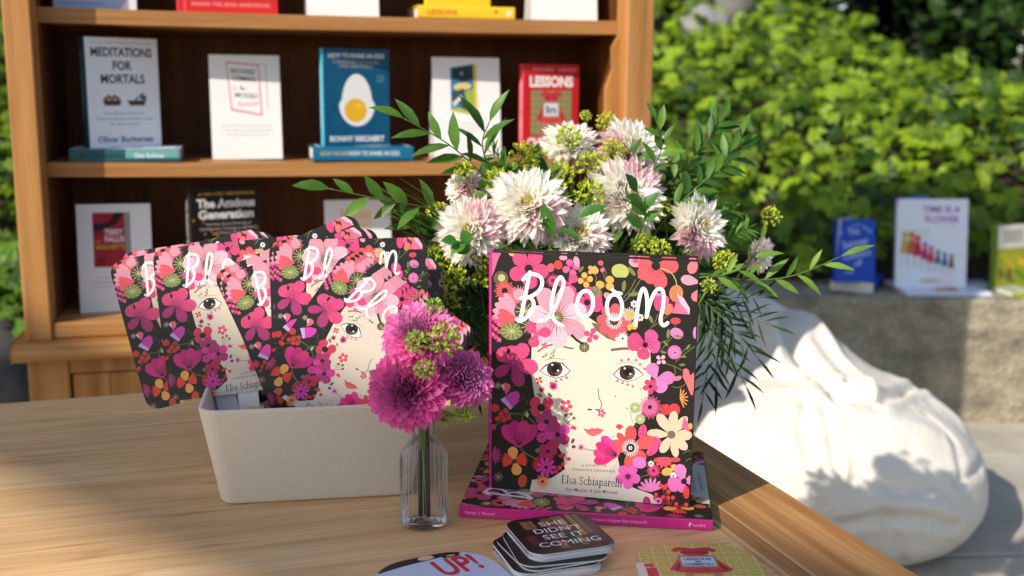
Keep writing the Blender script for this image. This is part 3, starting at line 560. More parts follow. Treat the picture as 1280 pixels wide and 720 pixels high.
# leafy planting: thousands of lobed leaves, one mass
def scatter(name, tv, tf, P, X, Y, Z, scl, cols, mats):
    """copies of a small template at points P with axes X,Y,Z (arrays)"""
    tv = np.array(tv, float); n = len(P); k = len(tv)
    V = P[:, None, :] + scl[:, None, None] * (tv[None, :, 0:1] * X[:, None, :] + tv[None, :, 1:2] * Y[:, None, :] + tv[None, :, 2:3] * Z[:, None, :])
    me = bpy.data.meshes.new(name); sizes = [len(f) for f in tf]; base = np.concatenate([np.array(f) for f in tf])
    loops = (base[None, :] + (np.arange(n) * k)[:, None]).ravel(); lt = np.tile(sizes, n)
    me.vertices.add(n * k); me.vertices.foreach_set('co', V.reshape(-1)); me.loops.add(len(loops)); me.loops.foreach_set('vertex_index', loops)
    me.polygons.add(len(lt)); ls = np.concatenate([[0], np.cumsum(lt)[:-1]]); me.polygons.foreach_set('loop_start', ls); me.polygons.foreach_set('loop_total', lt)
    me.polygons.foreach_set('use_smooth', np.ones(len(lt), bool)); me.update()
    ca = me.color_attributes.new('Col', 'FLOAT_COLOR', 'CORNER'); c = np.ones((n, len(base), 4), np.float32); c[:, :, :3] = cols[:, None, :]; ca.data.foreach_set('color', c.ravel())
    for m in mats: me.materials.append(m)
    o = bpy.data.objects.new(name, me); sc.collection.objects.link(o); return o
def leaflet(L, W, ang, bend=.25, x0=0.):
    pr = [(0, .05), (.25, .75), (.5, 1.), (.78, .62), (1, .02)]; vs = []; c, s = math.cos(ang), math.sin(ang)
    for t, wv in pr:
        for q in (-1, 0, 1):
            u = x0 + t * L; v = q * wv * W / 2; z = -bend * L * t * t + abs(q) * wv * W * .16
            vs.append((u * c - v * s, u * s + v * c, z))
    fs = []
    for i in range(4):
        for j in range(2): k = i * 3 + j; fs.append((k, k + 1, k + 4, k + 3))
    return vs, fs
def palmate(n=5, spread=1.15):
    V = []; F = []
    for i in range(n):
        a = (i / (n - 1) - .5) * 2 * spread; v, f = leaflet(1.0 - .22 * abs(i / (n - 1) - .5) * 2, .42, a, .22); o = len(V); V += v; F += [tuple(k + o for k in q) for q in f]
    return V, F
def rnd_axes(rng, n, up, spread):
    Z = up + rng.normal(0, spread, (n, 3)); Z /= np.linalg.norm(Z, axis=1)[:, None]
    A = rng.normal(0, 1, (n, 3)); A[:, 1] -= .5; X = A - (A * Z).sum(1)[:, None] * Z; X /= np.linalg.norm(X, axis=1)[:, None]
    return X, np.cross(Z, X), Z
rng = np.random.default_rng(11)
tv, tf = palmate()
def planting(name, n, xr, yr, hgt, smin, smax, cdark, clight, label):
    P = np.zeros((n, 3)); P[:, 0] = rng.uniform(*xr, n); P[:, 1] = yr[0] + (yr[1] - yr[0]) * rng.uniform(0, 1, n) ** 1.15
    for i in range(n):
        x, y = P[i, 0], P[i, 1]; cl = .5 + .5 * noise.noise(Vector((x * 4.2, y * 4.2, 1.7))); P[i, 2] = hill(x, max(y, 3.95)) + hgt * (.25 + .75 * cl) * rng.uniform(.35, 1) ** .6
    X, Y, Z = rnd_axes(rng, n, np.array([-.15, -.55, .85]), .42)
    k = rng.uniform(0, 1, n)[:, None] ** 1.3; cols = np.array(cdark)[None] * (1 - k) + np.array(clight)[None] * k
    o = scatter(name, tv, tf, P, X, Y, Z, rng.uniform(smin, smax, n), cols, [M_leaf]); tag(o, label, 'plants', kind='stuff'); return o
planting('ground_cover', 17000, (-3.2, 5.2), (3.90, 7.8), .46, .036, .085, S(38, 72, 12), S(160, 190, 44), 'mass of leafy green plants covering the slope behind the stone wall')
# darker bushes at the top of the slope
def bush(x, y, r, h, n, label, c0, c1, smin=.06, smax=.11, z=None):
    P = rng.normal(0, 1, (n, 3)); P /= np.linalg.norm(P, axis=1)[:, None]; rad = rng.uniform(.45, 1, n) ** .5
    P = P * rad[:, None] * (1 + .2 * np.sin(P[:, :1] * 5 + P[:, 2:] * 4)); P *= np.array([r, r * .8, h]); 
    root = empty('leafy_bush', Matrix.Translation((x, y, hill(x, y) if z is None else z))); tag(root, label, 'bush', 'bushes at the top of the slope')
    P[:, 2] += h * .9; X, Y, Z = rnd_axes(rng, n, np.array([-.1, -.5, .8]), .5); k = rng.uniform(0, 1, n)[:, None]
    o = scatter('foliage', tv, tf, P, X, Y, Z, rng.uniform(smin, smax, n), np.array(c0)[None] * (1 - k) + np.array(c1)[None] * k, [M_leaf]); o.parent = root
    m = MB()
    for i in range(5): a = i * 1.3; m.tube([(0, 0, -.05), (r * .3 * math.cos(a), r * .3 * math.sin(a), h * .6), (r * .6 * math.cos(a), r * .6 * math.sin(a), h * 1.3)], [.02, .014, .005], 6, S(80, 64, 48))
    m.build('stem', [M_stem], root)
for bx, by, br, bh, lab in ((-2.6, 7.4, .9, .7, 'dark bush on the slope left of the bookshelf'), (.9, 8.2, 1.0, .5, 'bushy green shrub just right of the bookshelf top'), (2.4, 9.6, 1.6, .9, 'dark shrub in the gap above the sunlit planting'), (4.6, 8.6, 1.4, .8, 'dark green shrub at the top right above the slope'), (6.2, 9.5, 1.6, 1.2, 'rounded dark shrub at the far right behind the planting')):
    bush(bx, by, br, bh, 1500, lab, S(26, 46, 16), S(60, 92, 30))
bush(-1.45, 3.55, .42, .32, 700, 'low bush on the ground left of the bookshelf', S(36, 66, 18), S(110, 146, 40), .05, .09, 0)
# conifer hedge closing the view; deep shade is put into its near-black leaf colours
def conifer(x, y, r, h, n, label):
    root = empty('conifer', Matrix.Translation((x, y, hill(x, y) - .1))); tag(root, label, 'tree', 'dark conifers behind the slope')
    z = rng.uniform(0, 1, n) ** .8; a = rng.uniform(0, 6.283, n); rr_ = r * (1 - .55 * z ** 2) * rng.uniform(.5, 1, n) ** .4
    P = np.stack([rr_ * np.cos(a), rr_ * np.sin(a), .1 + z * h], 1); X = np.stack([np.cos(a), np.sin(a), rng.normal(-.3, .4, n)], 1); X /= np.linalg.norm(X, axis=1)[:, None]; A = rng.normal(0, 1, (n, 3)); Z = A - (A * X).sum(1)[:, None] * X; Z /= np.linalg.norm(Z, axis=1)[:, None]
    k = rng.uniform(0, 1, n)[:, None]; o = scatter('crown', tv, tf, P, X, np.cross(Z, X), Z, rng.uniform(.16, .30, n), np.array(S(16, 24, 12))[None] * (1 - k) + np.array(S(30, 42, 20))[None] * k, [M_leaf]); o.parent = root
    m = MB(); m.tube([(0, 0, -.2), (0, 0, h * .5), (0, 0, h * .98)], [.14, .09, .02], 10, S(60, 46, 34)); m.build('trunk', [M_bark], root)
for i, x in enumerate((-7.2, -5.0, -2.9, -.8, 1.2, 3.2, 5.2, 7.3, 9.4)):
    conifer(x + rng.uniform(-.2, .2), 11.2 + rng.uniform(-.4, .4), 1.75, 5.2 + rng.uniform(-.5, .5), 4200, '%s dark conifer from the left in the row behind the slope' % ('first', 'second', 'third', 'fourth', 'fifth', 'sixth', 'seventh', 'eighth', 'ninth')[i])
# boulders at the top
def boulder(x, y, z, r, seed, label, name='boulder', m=None, sq=.75):
    bm = bmesh.new(); bmesh.ops.create_icosphere(bm, subdivisions=4, radius=1)
    for v in bm.verts:
        p = v.co.copy(); k = 1 + .28 * noise.noise(p * 1.3 + Vector((seed, 0, 0))) + .07 * noise.noise(p * 5 + Vector((0, seed, 0))); v.co = Vector((p.x * k * r, p.y * k * r * .8, p.z * k * r * sq))
    me = bpy.data.meshes.new(name); bm.to_mesh(me); bm.free(); me.materials.append(m or M_grey)
    for p in me.polygons: p.use_smooth = True
    o = bpy.data.objects.new(name, me); o.location = (x, y, z); sc.collection.objects.link(o); return tag(o, label, 'boulder', 'boulders among the plants')
p = at(880, 28, 6.6); boulder(p.x, p.y, p.z - .02, .15, 1, 'pale sunlit boulder beside the grey bin on the slope')
p = at(862, 78, 6.2); boulder(p.x, p.y, p.z, .10, 4, 'small pale boulder among leaves right of the bookshelf')
p = at(12, 455, 3.3); boulder(p.x - .05, p.y, .16, .30, 7, 'dark grey boulder on the ground left of the bookshelf', m=M_pot)
p = at(25, 500, 3.05); boulder(p.x, p.y, .05, .17, 9, 'low grey boulder beside the cabinet base', m=M_pot, sq=.6)
# grey bin behind the boulder
p = at(918, 10, 7.0); br = empty('garden_bin', Matrix.Translation((p.x, p.y, hill(p.x, p.y) - .1))); tag(br, 'grey rounded garden bin at the top of the slope', 'bin')
m = MB(); m.tube([(0, 0, 0), (0, 0, .5), (0, 0, .85)], [.17, .2, .22], 24, (.3, .3, .3)); m.build('body', [M_grey], br); m = MB(); m.tube([(0, 0, .852), (0, 0, .89), (0, 0, .95), (0, 0, .97)], [.235, .235, .15, .02], 24); m.build('lid', [M_grey], br)

# ================================================================ table
TA = .3254; TM = Matrix.Translation((.1183, 1.9382, 0)) @ Matrix.Rotation(TA, 4, 'Z')     # origin at the far right corner; x along the back edge, -y towards us
tb = empty('wooden_table', TM); tag(tb, 'wooden table with pale boarded top and orange end board, holding books and flowers', 'table')
EB = .135
m = MB()
for i in range(6):
    y1 = -i * .1755; m.box((-1.62, y1 - .1747, TZ - .032), (-EB - .0008, y1, TZ), (.5, .5, .5))
m.build('tabletop', [M_table], tb, bevel=.0012)
m = MB(); m.box((-EB, -1.053, TZ - .032), (0, 0, TZ), (.5, .5, .5)); m.build('end_board', [M_board], tb, bevel=.003)
m = MB(); m.box((-1.55, -.075, TZ - .12), (-.08, -.05, TZ - .033)); m.box((-1.55, -1.0, TZ - .12), (-.08, -.975, TZ - .033)); m.box((-.08, -.97, TZ - .12), (-.055, -.08, TZ - .033)); m.build('apron', [M_table], tb, bevel=.002)
for lx, ly in ((-.09, -.09), (-1.54, -.09), (-.09, -.97), (-1.54, -.97)):
    m = MB(); m.box((lx - .035, ly - .035, 0), (lx + .035, ly + .035, TZ - .033)); m.build('leg', [M_post], tb, bevel=.004)

# ================================================================ bookshelf
SA = R(14); SM = Matrix.Translation((-.9317, 2.05, 0)) @ Matrix.Rotation(SA, 4, 'Z')
SH = empty('bookshelf', SM); tag(SH, 'honey coloured wooden bookshelf on a cupboard base, holding books and white cards', 'bookshelf')
SD = .36; DP = .065; TOPZ = 2.46
Z1, Z2, Z3 = 1.249, .957, .652
m = MB(); m.box((0, 0, .62), (.048, SD, TOPZ)); m.build('side_panel', [M_post], SH, bevel=.003)
m = MB(); m.box((1.203, 0, .62), (1.262, SD, TOPZ)); m.build('side_panel', [M_post], SH, bevel=.003)
for z in (1.56, Z1, Z2):
    m = MB(); n = 12; xs = [.0485 + (1.2025 - .0485) * i / n for i in range(n + 1)]
    for i in range(n):
        sag = [-.0035 * math.sin(math.pi * (xs[k] - .05) / 1.15) for k in (i, i + 1)]
        a = [(xs[i], DP, z - .028 + sag[0]), (xs[i + 1], DP, z - .028 + sag[1]), (xs[i + 1], SD - .013, z - .028 + sag[1]), (xs[i], SD - .013, z - .028 + sag[0])]
        b = [(p_[0], p_[1], p_[2] + .028) for p_ in a]
        m.add(a + b, [(0, 3, 2, 1), (4, 5, 6, 7), (0, 1, 5, 4), (2, 3, 7, 6)] + ([(3, 0, 4, 7)] if i == 0 else []) + ([(1, 2, 6, 5)] if i == n - 1 else []))
    m.build('shelf', [M_shelf], SH)
m = MB(); m.box((.0485, .006, .622), (1.2025, SD - .013, Z3)); m.build('shelf', [M_shelf], SH, bevel=.003)
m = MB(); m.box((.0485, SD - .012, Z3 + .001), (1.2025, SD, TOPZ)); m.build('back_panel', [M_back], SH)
m = MB(); m.box((-.03, -.03, TOPZ + .001), (1.292, SD + .01, TOPZ + .03)); m.build('top', [M_shelf], SH, bevel=.006)
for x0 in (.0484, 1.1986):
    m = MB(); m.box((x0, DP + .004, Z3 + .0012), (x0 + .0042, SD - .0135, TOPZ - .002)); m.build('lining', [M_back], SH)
# scalloped strip inside the right upright
m = MB(); pr = [(1.203, Z1 - .03), (1.188, Z1 - .055), (1.190, Z1 - .10), (1.176, Z1 - .14), (1.176, Z3 + .002), (1.2028, Z3 + .002)]
m.add([(x, DP - .02, z) for x, z in pr] + [(x, DP - .002, z) for x, z in pr], [tuple(range(6))[::-1], tuple(range(6, 12))] + [(i, (i + 1) % 6, (i + 1) % 6 + 6, i + 6) for i in range(6)]); m.build('corner_strip', [M_post], SH)
# moulding (profile swept along the front)
m = MB(); prof = [(-.045, .588), (-.052, .594), (-.055, .604), (-.05, .612), (-.038, .616), (-.03, .6205), (SD, .6205), (SD, .588)]
m.add([(-.012 - (.008 if q[0] < -.02 else 0), q[0], q[1]) for q in prof] + [(1.276 + (.008 if q[0] < -.02 else 0), q[0], q[1]) for q in prof], [tuple(range(8))[::-1], tuple(range(8, 16))] + [(i, i + 8, (i + 1) % 8 + 8, (i + 1) % 8) for i in range(8)]); m.build('moulding', [M_shelf], SH, bevel=.003)
# cupboard below
m = MB()
for x0, x1 in ((0.0, .075), (1.19, 1.262), (.60, .66)): m.box((x0, .0, .02), (x1, .025, .5875))
m.box((.0755, .002, .552), (.5995, .025, .5875)); m.box((.6605, .002, .552), (1.1895, .025, .5875)); m.box((.0755, .002, .02), (.5995, .025, .07)); m.box((.6605, .002, .02), (1.1895, .025, .07))
m.box((0, .0255, .02), (.02, SD, .5875)); m.box((1.242, .0255, .02), (1.262, SD, .5875)); m.box((.0205, SD - .02, .02), (1.2415, SD, .5875)); m.build('carcase', [M_post], SH, bevel=.002)
for x0 in (.079, .664):
    d = MB(); x1 = x0 + .517
    d.box((x0, .006, .074), (x0 + .07, .026, .549)); d.box((x1 - .07, .006, .074), (x1, .026, .549)); d.box((x0 + .0702, .006, .47), (x1 - .0702, .026, .549)); d.box((x0 + .0702, .006, .074), (x1 - .0702, .026, .15)); d.box((x0 + .07, .014, .15), (x1 - .07, .022, .47))
    do = d.build('door', [M_post], SH, bevel=.003); k = MB(); k.tube([(x1 - .035, .006, .33), (x1 - .035, -.008, .33), (x1 - .035, -.02, .33), (x1 - .035, -.024, .33)], [.006, .007, .014, .005], 12, S(70, 60, 50)); k.build('knob', [M_pot], do)
for fx in (.03, 1.23):
    for fy in (.03, SD - .03):
        k = MB(); k.box((fx - .025, fy - .022, 0), (fx + .025, fy + .022, .0195)); k.build('foot', [M_post], SH)
def on_shelf(u, dep, z, yaw=0, lean=0):
    return SM @ TR(u, dep, z, yaw, lean)

# ================================================================ books and cards
LY = Matrix(((0, 0, -1, 0), (1, 0, 0, 0), (0, -1, 0, 0), (0, 0, 0, 1)))          # lying, cover up, spine towards us
def mm(W, H): return lambda x, y: (x / 1000, H - y / 1000)
def book(name, label, W, H, T, M, front, cover, spine, spine_art=None, group=None, mp=None, back=None, mapf=None, cat='book', soft=False, extra=None):
    root = empty(name, M); tag(root, label, cat, group); b = .0006 if soft else .0022
    m = MB(); bk = back or cover
    m.box((0, 0, 0), (W, b, H), cover); m.box((0, T - b, 0), (W, T, H), bk)
    # slightly rounded spine
    k = 6; vs = []
    for z in (0, H):
        for i in range(k + 1):
            a = math.pi * i / k; vs.append((-b - (.0 if soft else .0012) * math.sin(a), T * (1 - math.cos(a)) / 2, z))
        vs += [(0, T, z), (0, 0, z)]
    n = k + 3
    m.add(vs, [tuple(range(n)), tuple(range(n, 2 * n))[::-1]] + [(i, i + n, (i + 1) % n + n, (i + 1) % n) for i in range(n)], spine)
    if front: front.emit(m, mapf or mm(W, H), [(0.0005, 0.0005), (W - .0005, .0005), (W - .0005, H - .0005), (.0005, H - .0005)])
    if extra: extra.emit(m, mapf or mm(W, H), [(0.0005, 0.0005), (W - .0005, .0005), (W - .0005, H - .0005), (.0005, H - .0005)], off=1e-4)
    if spine_art:
        t = MB(); spine_art.emit(t, lambda x, y: (x / 1000, -y / 1000), [(0.001, -T + .0008), (H - .001, -T + .0008), (H - .001, -.0008), (.001, -.0008)])
        F = Matrix(((0, 1, 0, -b - (0 if soft else .0013)), (0, 0, -1, 0), (-1, 0, 0, H), (0, 0, 0, 1)))
        m.add([F @ Vector(v) for v in t.v], t.f, list(t.c))
    m.build('cover', [mp or M_print], root)
    p = MB(); ins = 0 if soft else .003
    p.box((.0002, b + .0001, ins), (W - max(ins, .0006), T - b - .0001, H - max(ins, .0006))); p.build('pages', [M_pages], root)
    return root
def face_up(x, y, z, yaw): return TR(x, y, z, yaw) @ LY
def spine_text(L, T, items, bgc=None):
    a = Art()
    for tx, x, h, col, wd in items: a.text(tx, x, T / 2 + h * .5, h, col, 'C', .01, width=wd)
    return a
# --- the floral picture books
spA = Art()
spA.rect(0, 0, 287, 14, S(206, 48, 136))
for tx, x, wd, h in (('Maclear  |  Morstad', 24, 34, 3.2), ('Bloom: A Story of Fashion Designer Elsa Schiaparelli', 168, 92, 3.4), ('tundra', 272, 14, 3.2)): spA.text(tx, x, 7.6, h, S(240, 190, 214), width=wd)
spA.ell(261.5, 6, .8, 2.6, S(240, 200, 220)); spA.ell(262.5, 4.6, 1.2, 1.0, S(240, 200, 220))
def bmap(x, y):
    u, v = uv(x, y); return u * BW, (1 - v) * BH
class Both:                                # cover art with the title on top
    def __init__(s, d, t): s.it = d.it + t.it
    emit = Art.emit
COVER = Both(DESIGN, TITLE); LX, LYY, LA = -.0581, 1.196, -.1212
book('picture_book', 'floral picture book lying flat, pink spine to the front, under the upright one', BW, BH, .012, face_up(LX + BH * math.cos(LA), LYY + BH * math.sin(LA), TZ + .0125, LA), COVER, DK, S(206, 48, 136), spA, 'floral picture books', mapf=bmap)
book('picture_book', 'upright floral picture book showing the whole painted face, in front of the bouquet', BW, BH, .012, TR(-.0226, 1.253, TZ + .0130, -.2447, R(1.2)), COVER, DK, S(206, 48, 136), spA, 'floral picture books', mapf=bmap)
book('picture_book', 'second floral picture book, only its top edge showing behind the upright one', BW, BH, .012, TR(-.0225, 1.2668, TZ + .0130, -.195, R(.6)), COVER, DK, S(206, 48, 136), spA, 'floral picture books', mapf=bmap)

# --- cards that fold into a tent
def card(label, W, H, M, art, name='info_card'):
    m = MB(); c = S(236, 236, 234); m.box((0, 0, 0), (W, .0005, H), c); sl = .30
    m.add([(0.002, .0006, H - .001), (W - .002, .0006, H - .001), (W - .002, .0006 + H * sl, .005), (.002, .0006 + H * sl, .005), (0.002, .0010, H - .001), (W - .002, .0010, H - .001), (W - .002, .001 + H * sl, .005), (.002, .001 + H * sl, .005)], [(0, 1, 2, 3), (7, 6, 5, 4), (0, 3, 7, 4), (1, 5, 6, 2), (0, 4, 5, 1), (3, 2, 6, 7)], c)
    art.emit(m, mm(W, H)); o = m.build(name, [M_card], None, M=M); return tag(o, label, 'card', 'white information cards on the bookshelf')
GY = S(150, 150, 150)
def lines(a, x, y, dy, txts, h, col=GY, wd=None):
    for i, t in enumerate(txts): a.text(t, x, y + i * dy, h, col, width=wd[i] if wd else None)
def osman():
    a = Art(); a.poly([(36, 16), (98, 18), (98, 124), (46, 116)], S(226, 222, 220)); a.poly([(34, 14), (99, 19), (103, 123), (41, 112)], S(214, 60, 90)); a.poly([(36, 16.6), (97, 21.4), (100.4, 120), (43, 109.6)], S(238, 236, 234))
    for x in (0, 1): a.stroke([(99 + 12 * x, 18 + x), (113, 20), (115, 112)][x:], 1.2, S(190, 120, 130), sub=1)
    a.text('RICHARD', 67, 38, 10, S(60, 66, 70), width=48, rot=.06, bold=.02); a.text('OSMAN', 68, 53, 10, S(60, 66, 70), width=46, rot=.06, bold=.02); a.ell(66, 66, 5, 5, S(50, 46, 44)); a.ell(68, 64, 4.4, 4.4, S(238, 236, 234)); a.ell(72, 68, 3, 1.4, S(226, 186, 90))
    a.text('THE', 48, 70, 5, S(214, 110, 120), rot=.2); a.text('IMPOSSIBLE', 72, 87, 9.5, S(80, 78, 78), width=46, rot=.05, bold=.01); a.text('Fortune', 75, 104, 11, S(216, 92, 104), width=40, rot=-.08, shear=.3)
    lines(a, 72, 146, 9, ["Richard Osman's newest mystery", 'in the New York Times bestselling', 'Thursday Murder Club series'], 4, GY, [100, 104, 88]); return a
card('white card with a red outlined book drawing, between the pale book and the egg book', .141, .212, on_shelf(.357, DP + .055, Z2 + .0005, R(2), -R(7)), osman())
def card3():
    a = Art(); a.poly([(40, 22), (92, 13), (98, 15), (99, 118), (92, 124), (40, 114)], S(224, 190, 60)); a.poly([(40, 22), (91, 14), (92, 124), (40, 112)], S(46, 120, 160)); a.poly([(44, 24), (89, 17), (90, 44), (68, 54), (46, 44)], S(40, 60, 66)); a.ell(65, 34, 4, 4, S(120, 160, 170))
    a.ell(66, 62, 20, 8, S(216, 196, 110), -.1); a.poly([(42, 74), (66, 66), (88, 78), (91, 122), (66, 117), (60, 96), (44, 104)], S(50, 76, 84)); a.poly([(70, 74), (91, 66), (91, 118), (78, 104)], S(150, 176, 70)); a.poly([(44, 96), (62, 80), (66, 86), (46, 106)], S(220, 216, 190)); a.poly([(41, 110), (58, 106), (91, 121), (91, 124), (41, 113)], S(176, 186, 70))
    lines(a, 74, 142, 8, ['The new novel everyone is', 'talking about this summer', 'from the bestselling author'], 4, GY, [84, 90, 80]); return a
card('white card with a blue and green book picture, left of the red paperback', .149, .214, on_shelf(.815, DP + .05, Z2 + .0005, R(2), -R(7)), card3())
def terry():
    a = Art(); a.poly([(90, 18), (102, 16), (102, 126), (90, 132)], S(150, 150, 150)); a.rect(30, 17, 91, 127, S(168, 30, 52)); a.poly([(30, 40), (60, 36), (74, 17), (91, 17), (76, 40), (50, 52), (34, 56)], S(44, 24, 30)); a.rect(32, 76, 91, 96, S(150, 30, 40)); a.ell(44, 114, 8, 8, S(120, 24, 36))
    a.text('TERRY', 70, 62, 11, S(236, 226, 226), width=36, bold=.03); a.text('FALLIS', 71, 76, 11, S(236, 226, 226), width=38, bold=.03); a.text('THE', 39, 79, 7, S(226, 178, 60), width=12); a.text('MARIONETTE', 62, 91, 9, S(226, 178, 60), width=54, bold=.02)
    lines(a, 72, 150, 9, ['The newest novel from', 'bestselling, award winning', 'author Terry Fallis'], 4.2, GY, [74, 92, 78]); return a
card('white card with a red book picture on the lowest shelf, far left', .142, .218, on_shelf(.089, DP + .03, Z3 + .0005, R(1), -R(7)), terry())
def card4():
    a = Art(); a.poly([(36, 22), (39, 20), (40, 140), (38, 140)], S(214, 120, 140)); a.rect(39, 20, 102, 140, S(244, 226, 192))
    a.text('COOK', 56, 42, 12, S(236, 178, 110), width=28, bold=.02); a.text('WITH', 86, 42, 12, S(236, 178, 110), width=26, bold=.02); a.text('YOUR FOOD', 72, 60, 10, S(206, 196, 146), width=46)
    a.ell(62, 74, 5, 5, S(220, 70, 80)); a.ell(84, 72, 7, 4, S(120, 170, 60)); a.ell(84, 92, 5, 9, S(226, 204, 80)); a.ell(100, 104, 6, 5, S(216, 130, 70)); a.rect(30, 156, 112, 159, GY); a.rect(36, 165, 106, 168, GY); return a
card('white card with a cream cookbook picture, behind the fans and dark leaves', .143, .215, on_shelf(.584, DP + .07, Z3 + .0005, R(2), -R(7)), card4())
def plain_card(n=1):
    a = Art(); a.rect(45, 30, 98, 110, S(120, 120, 130)); a.rect(30, 130, 112, 133, GY); a.rect(40, 140, 102, 143, GY); return a
card('white card standing above the egg book on the top shelf in view', .146, .215, on_shelf(.551, DP + .012, Z1 - .0032, R(2), -R(7)), plain_card())
card('white card at the right end of the top shelf in view', .147, .215, on_shelf(1.016, DP + .012, Z1 - .0010, R(1), -R(7)), plain_card())
# --- upper shelf books
a = Art(); a.rect(0, 0, 150, 220, S(166, 182, 214)); a.poly([(120, 220), (150, 170), (150, 220)], S(228, 230, 230)); a.rect(50, 184, 100, 190, S(130, 148, 190)); a.rect(10, 207, 90, 210, S(130, 148, 190))
book('book', 'pale blue book at the left end of the top shelf in view', .150, .22, .02, on_shelf(.076, DP + .03, Z1 - .001, R(2)), a, S(166, 182, 214), S(120, 140, 180))
a = Art(); a.rect(0, 0, 188, 240, S(214, 44, 44)); a.rect(10, 0, 14, 240, S(236, 90, 90)); a.text('MAKING THIS, READ: SANDWICHES', 100, 227, 7.5, S(240, 150, 150), width=150, bold=.02); a.rect(30, 60, 170, 150, S(196, 36, 40))
book('book', 'large red book standing on the top shelf in view', .190, .24, .024, on_shelf(.305, DP + .015, Z1 - .0025, R(2)), a, S(214, 44, 44), S(236, 70, 84))
ya = spine_text(218, 26, [('LESSONS', 52, 10, S(206, 50, 40), 62), ('*', 165, 14, S(180, 60, 40), 8)]); ya.ell(192, 13, 6, 6, S(244, 236, 190))
yb = Art(); yb.rect(0, 0, 150, 220, S(240, 200, 44)); yb.rect(15, 40, 135, 80, S(226, 184, 40))
r1 = book('book', 'yellow book lying flat with red spine lettering, on the top shelf in view', .150, .205, .0245, SM @ face_up(.98, DP + .014, Z1 + .0230, 0), yb, S(240, 200, 44), S(240, 204, 50), ya)
book('book', 'yellow book standing on the flat yellow book', .135, .21, .022, on_shelf(.80, DP + .035, Z1 + .0234, R(4)), yb, S(240, 204, 60), S(240, 204, 60))
# --- middle shelf
def med():
    a = Art(); a.rect(0, 0, 145, 216, S(236, 240, 248)); a.text('FROM THE AUTHOR OF THE BESTSELLER FOUR THOUSAND WEEKS', 72, 12, 3.4, S(120, 124, 132), width=122)
    for t, y, wd in (('MEDITATIONS', 36, 122), ('FOR', 62, 38), ('MORTALS', 88, 88)): a.text(t, 72, y, 16.5, S(40, 46, 52), width=wd, bold=.03)
    for bx in (48, 98): a.poly([(bx - 20, 122), (bx + 20, 122), (bx + 15, 131), (bx - 14, 131)], S(74, 58, 46)); a.rect(bx - 18, 131, bx + 16, 132.4, S(150, 150, 156))
    for i in range(5): a.ell(36 + i * 6, 119 - (i % 2) * 4, 4.4, 4.4, S(134, 110, 84))
    a.poly([(92, 121), (112, 106), (114, 108), (96, 122)], S(50, 60, 70)); a.rect(106, 112, 118, 121, S(60, 84, 100))
    lines(a, 72, 150, 10.5, ['Four Weeks to Embrace', 'Your Limitations and Make Time', 'for What Counts'], 5.6, S(84, 92, 104), [80, 112, 58]); a.text('Oliver Burkeman', 72, 204, 11.5, S(50, 60, 70), width=112, bold=.02); return a
TEAL = S(34, 84, 92)
sp = spine_text(206, 26, [('MEDITATIONS FOR MORTALS', 60, 8, S(30, 60, 66), 86), ('Oliver Burkeman', 148, 9, S(236, 240, 240), 56)]); sp.it.insert(0, ([[(104, 0), (206, 0), (206, 18), (104, 18)]], S(110, 168, 166)))
book('book', 'teal book lying flat under the pale book with two little boats', .146, .206, .0255, SM @ face_up(.296, DP + .002, Z2 + .0255, R(-1)), med(), TEAL, S(44, 92, 100), sp)
book('book', 'pale grey book with two little boats on its cover and a teal spine', .145, .214, .026, on_shelf(.126, DP + .032, Z2 + .0260, R(26)), med(), S(236, 240, 248), TEAL, spine_text(214, 26, [('MEDITATIONS FOR MORTALS', 90, 9, S(150, 190, 190), 130)]))
EB_ = S(14, 84, 120)
def egg():
    a = Art(); a.rect(0, 0, 146, 218, EB_)
    for i in range(26): a.ell((i * 37) % 150, (i * 61) % 218, 12 + i % 9, 8 + i % 5, S(12, 78 + (i * 7) % 18, 112 + (i * 5) % 18), i)
    a.poly([(73 + (40 - 6 * (math.sin(t) < 0)) * math.cos(t) * (1 + .0 * t), 124 + (50 if math.sin(t) > 0 else 68) * math.sin(t)) for t in [i * 2 * math.pi / 40 for i in range(40)]], S(240, 240, 238)); a.ell(70, 138, 25, 27, S(240, 186, 40)); a.ell(76, 128, 9, 6, S(246, 200, 70))
    a.text('HOW TO SHARE AN EGG', 73, 20, 9.5, S(236, 236, 232), width=124, bold=.03); a.text('A TRUE STORY OF HUNGER,', 73, 33, 6, S(196, 170, 140), width=104); a.text('LOVE, AND PLENTY', 73, 42, 6, S(196, 170, 140), width=76); a.text('BONNY REICHERT', 73, 208, 11.5, S(236, 236, 232), width=122, bold=.035)
    lines(a, 126, 62, 6, ['"Moving', 'and full', 'of heart"'], 3.6, S(150, 190, 200)); return a
sp = spine_text(206, 26, [('BONNY REICHERT', 45, 8, S(206, 180, 120), 58), ('HOW TO SHARE AN EGG', 126, 9, S(240, 240, 236), 104)])
book('book', 'blue book lying flat under the egg book', .146, .207, .0275, SM @ face_up(.762, DP + .002, Z2 + .0275, R(1)), egg(), EB_, S(24, 110, 146), sp)
book('book', 'blue book with a big white egg on its cover, standing on the flat blue book', .140, .198, .020, on_shelf(.583, DP + .035, Z2 + .0280, R(10)), egg().__class__ and egg(), EB_, S(84, 176, 204), spine_text(198, 20, [('HOW TO SHARE AN EGG', 100, 8, S(230, 244, 248), 120)]), mapf=lambda x, y: (x / 1000 * .959, .198 - y / 1000 * .908))
LR = S(196, 34, 40)
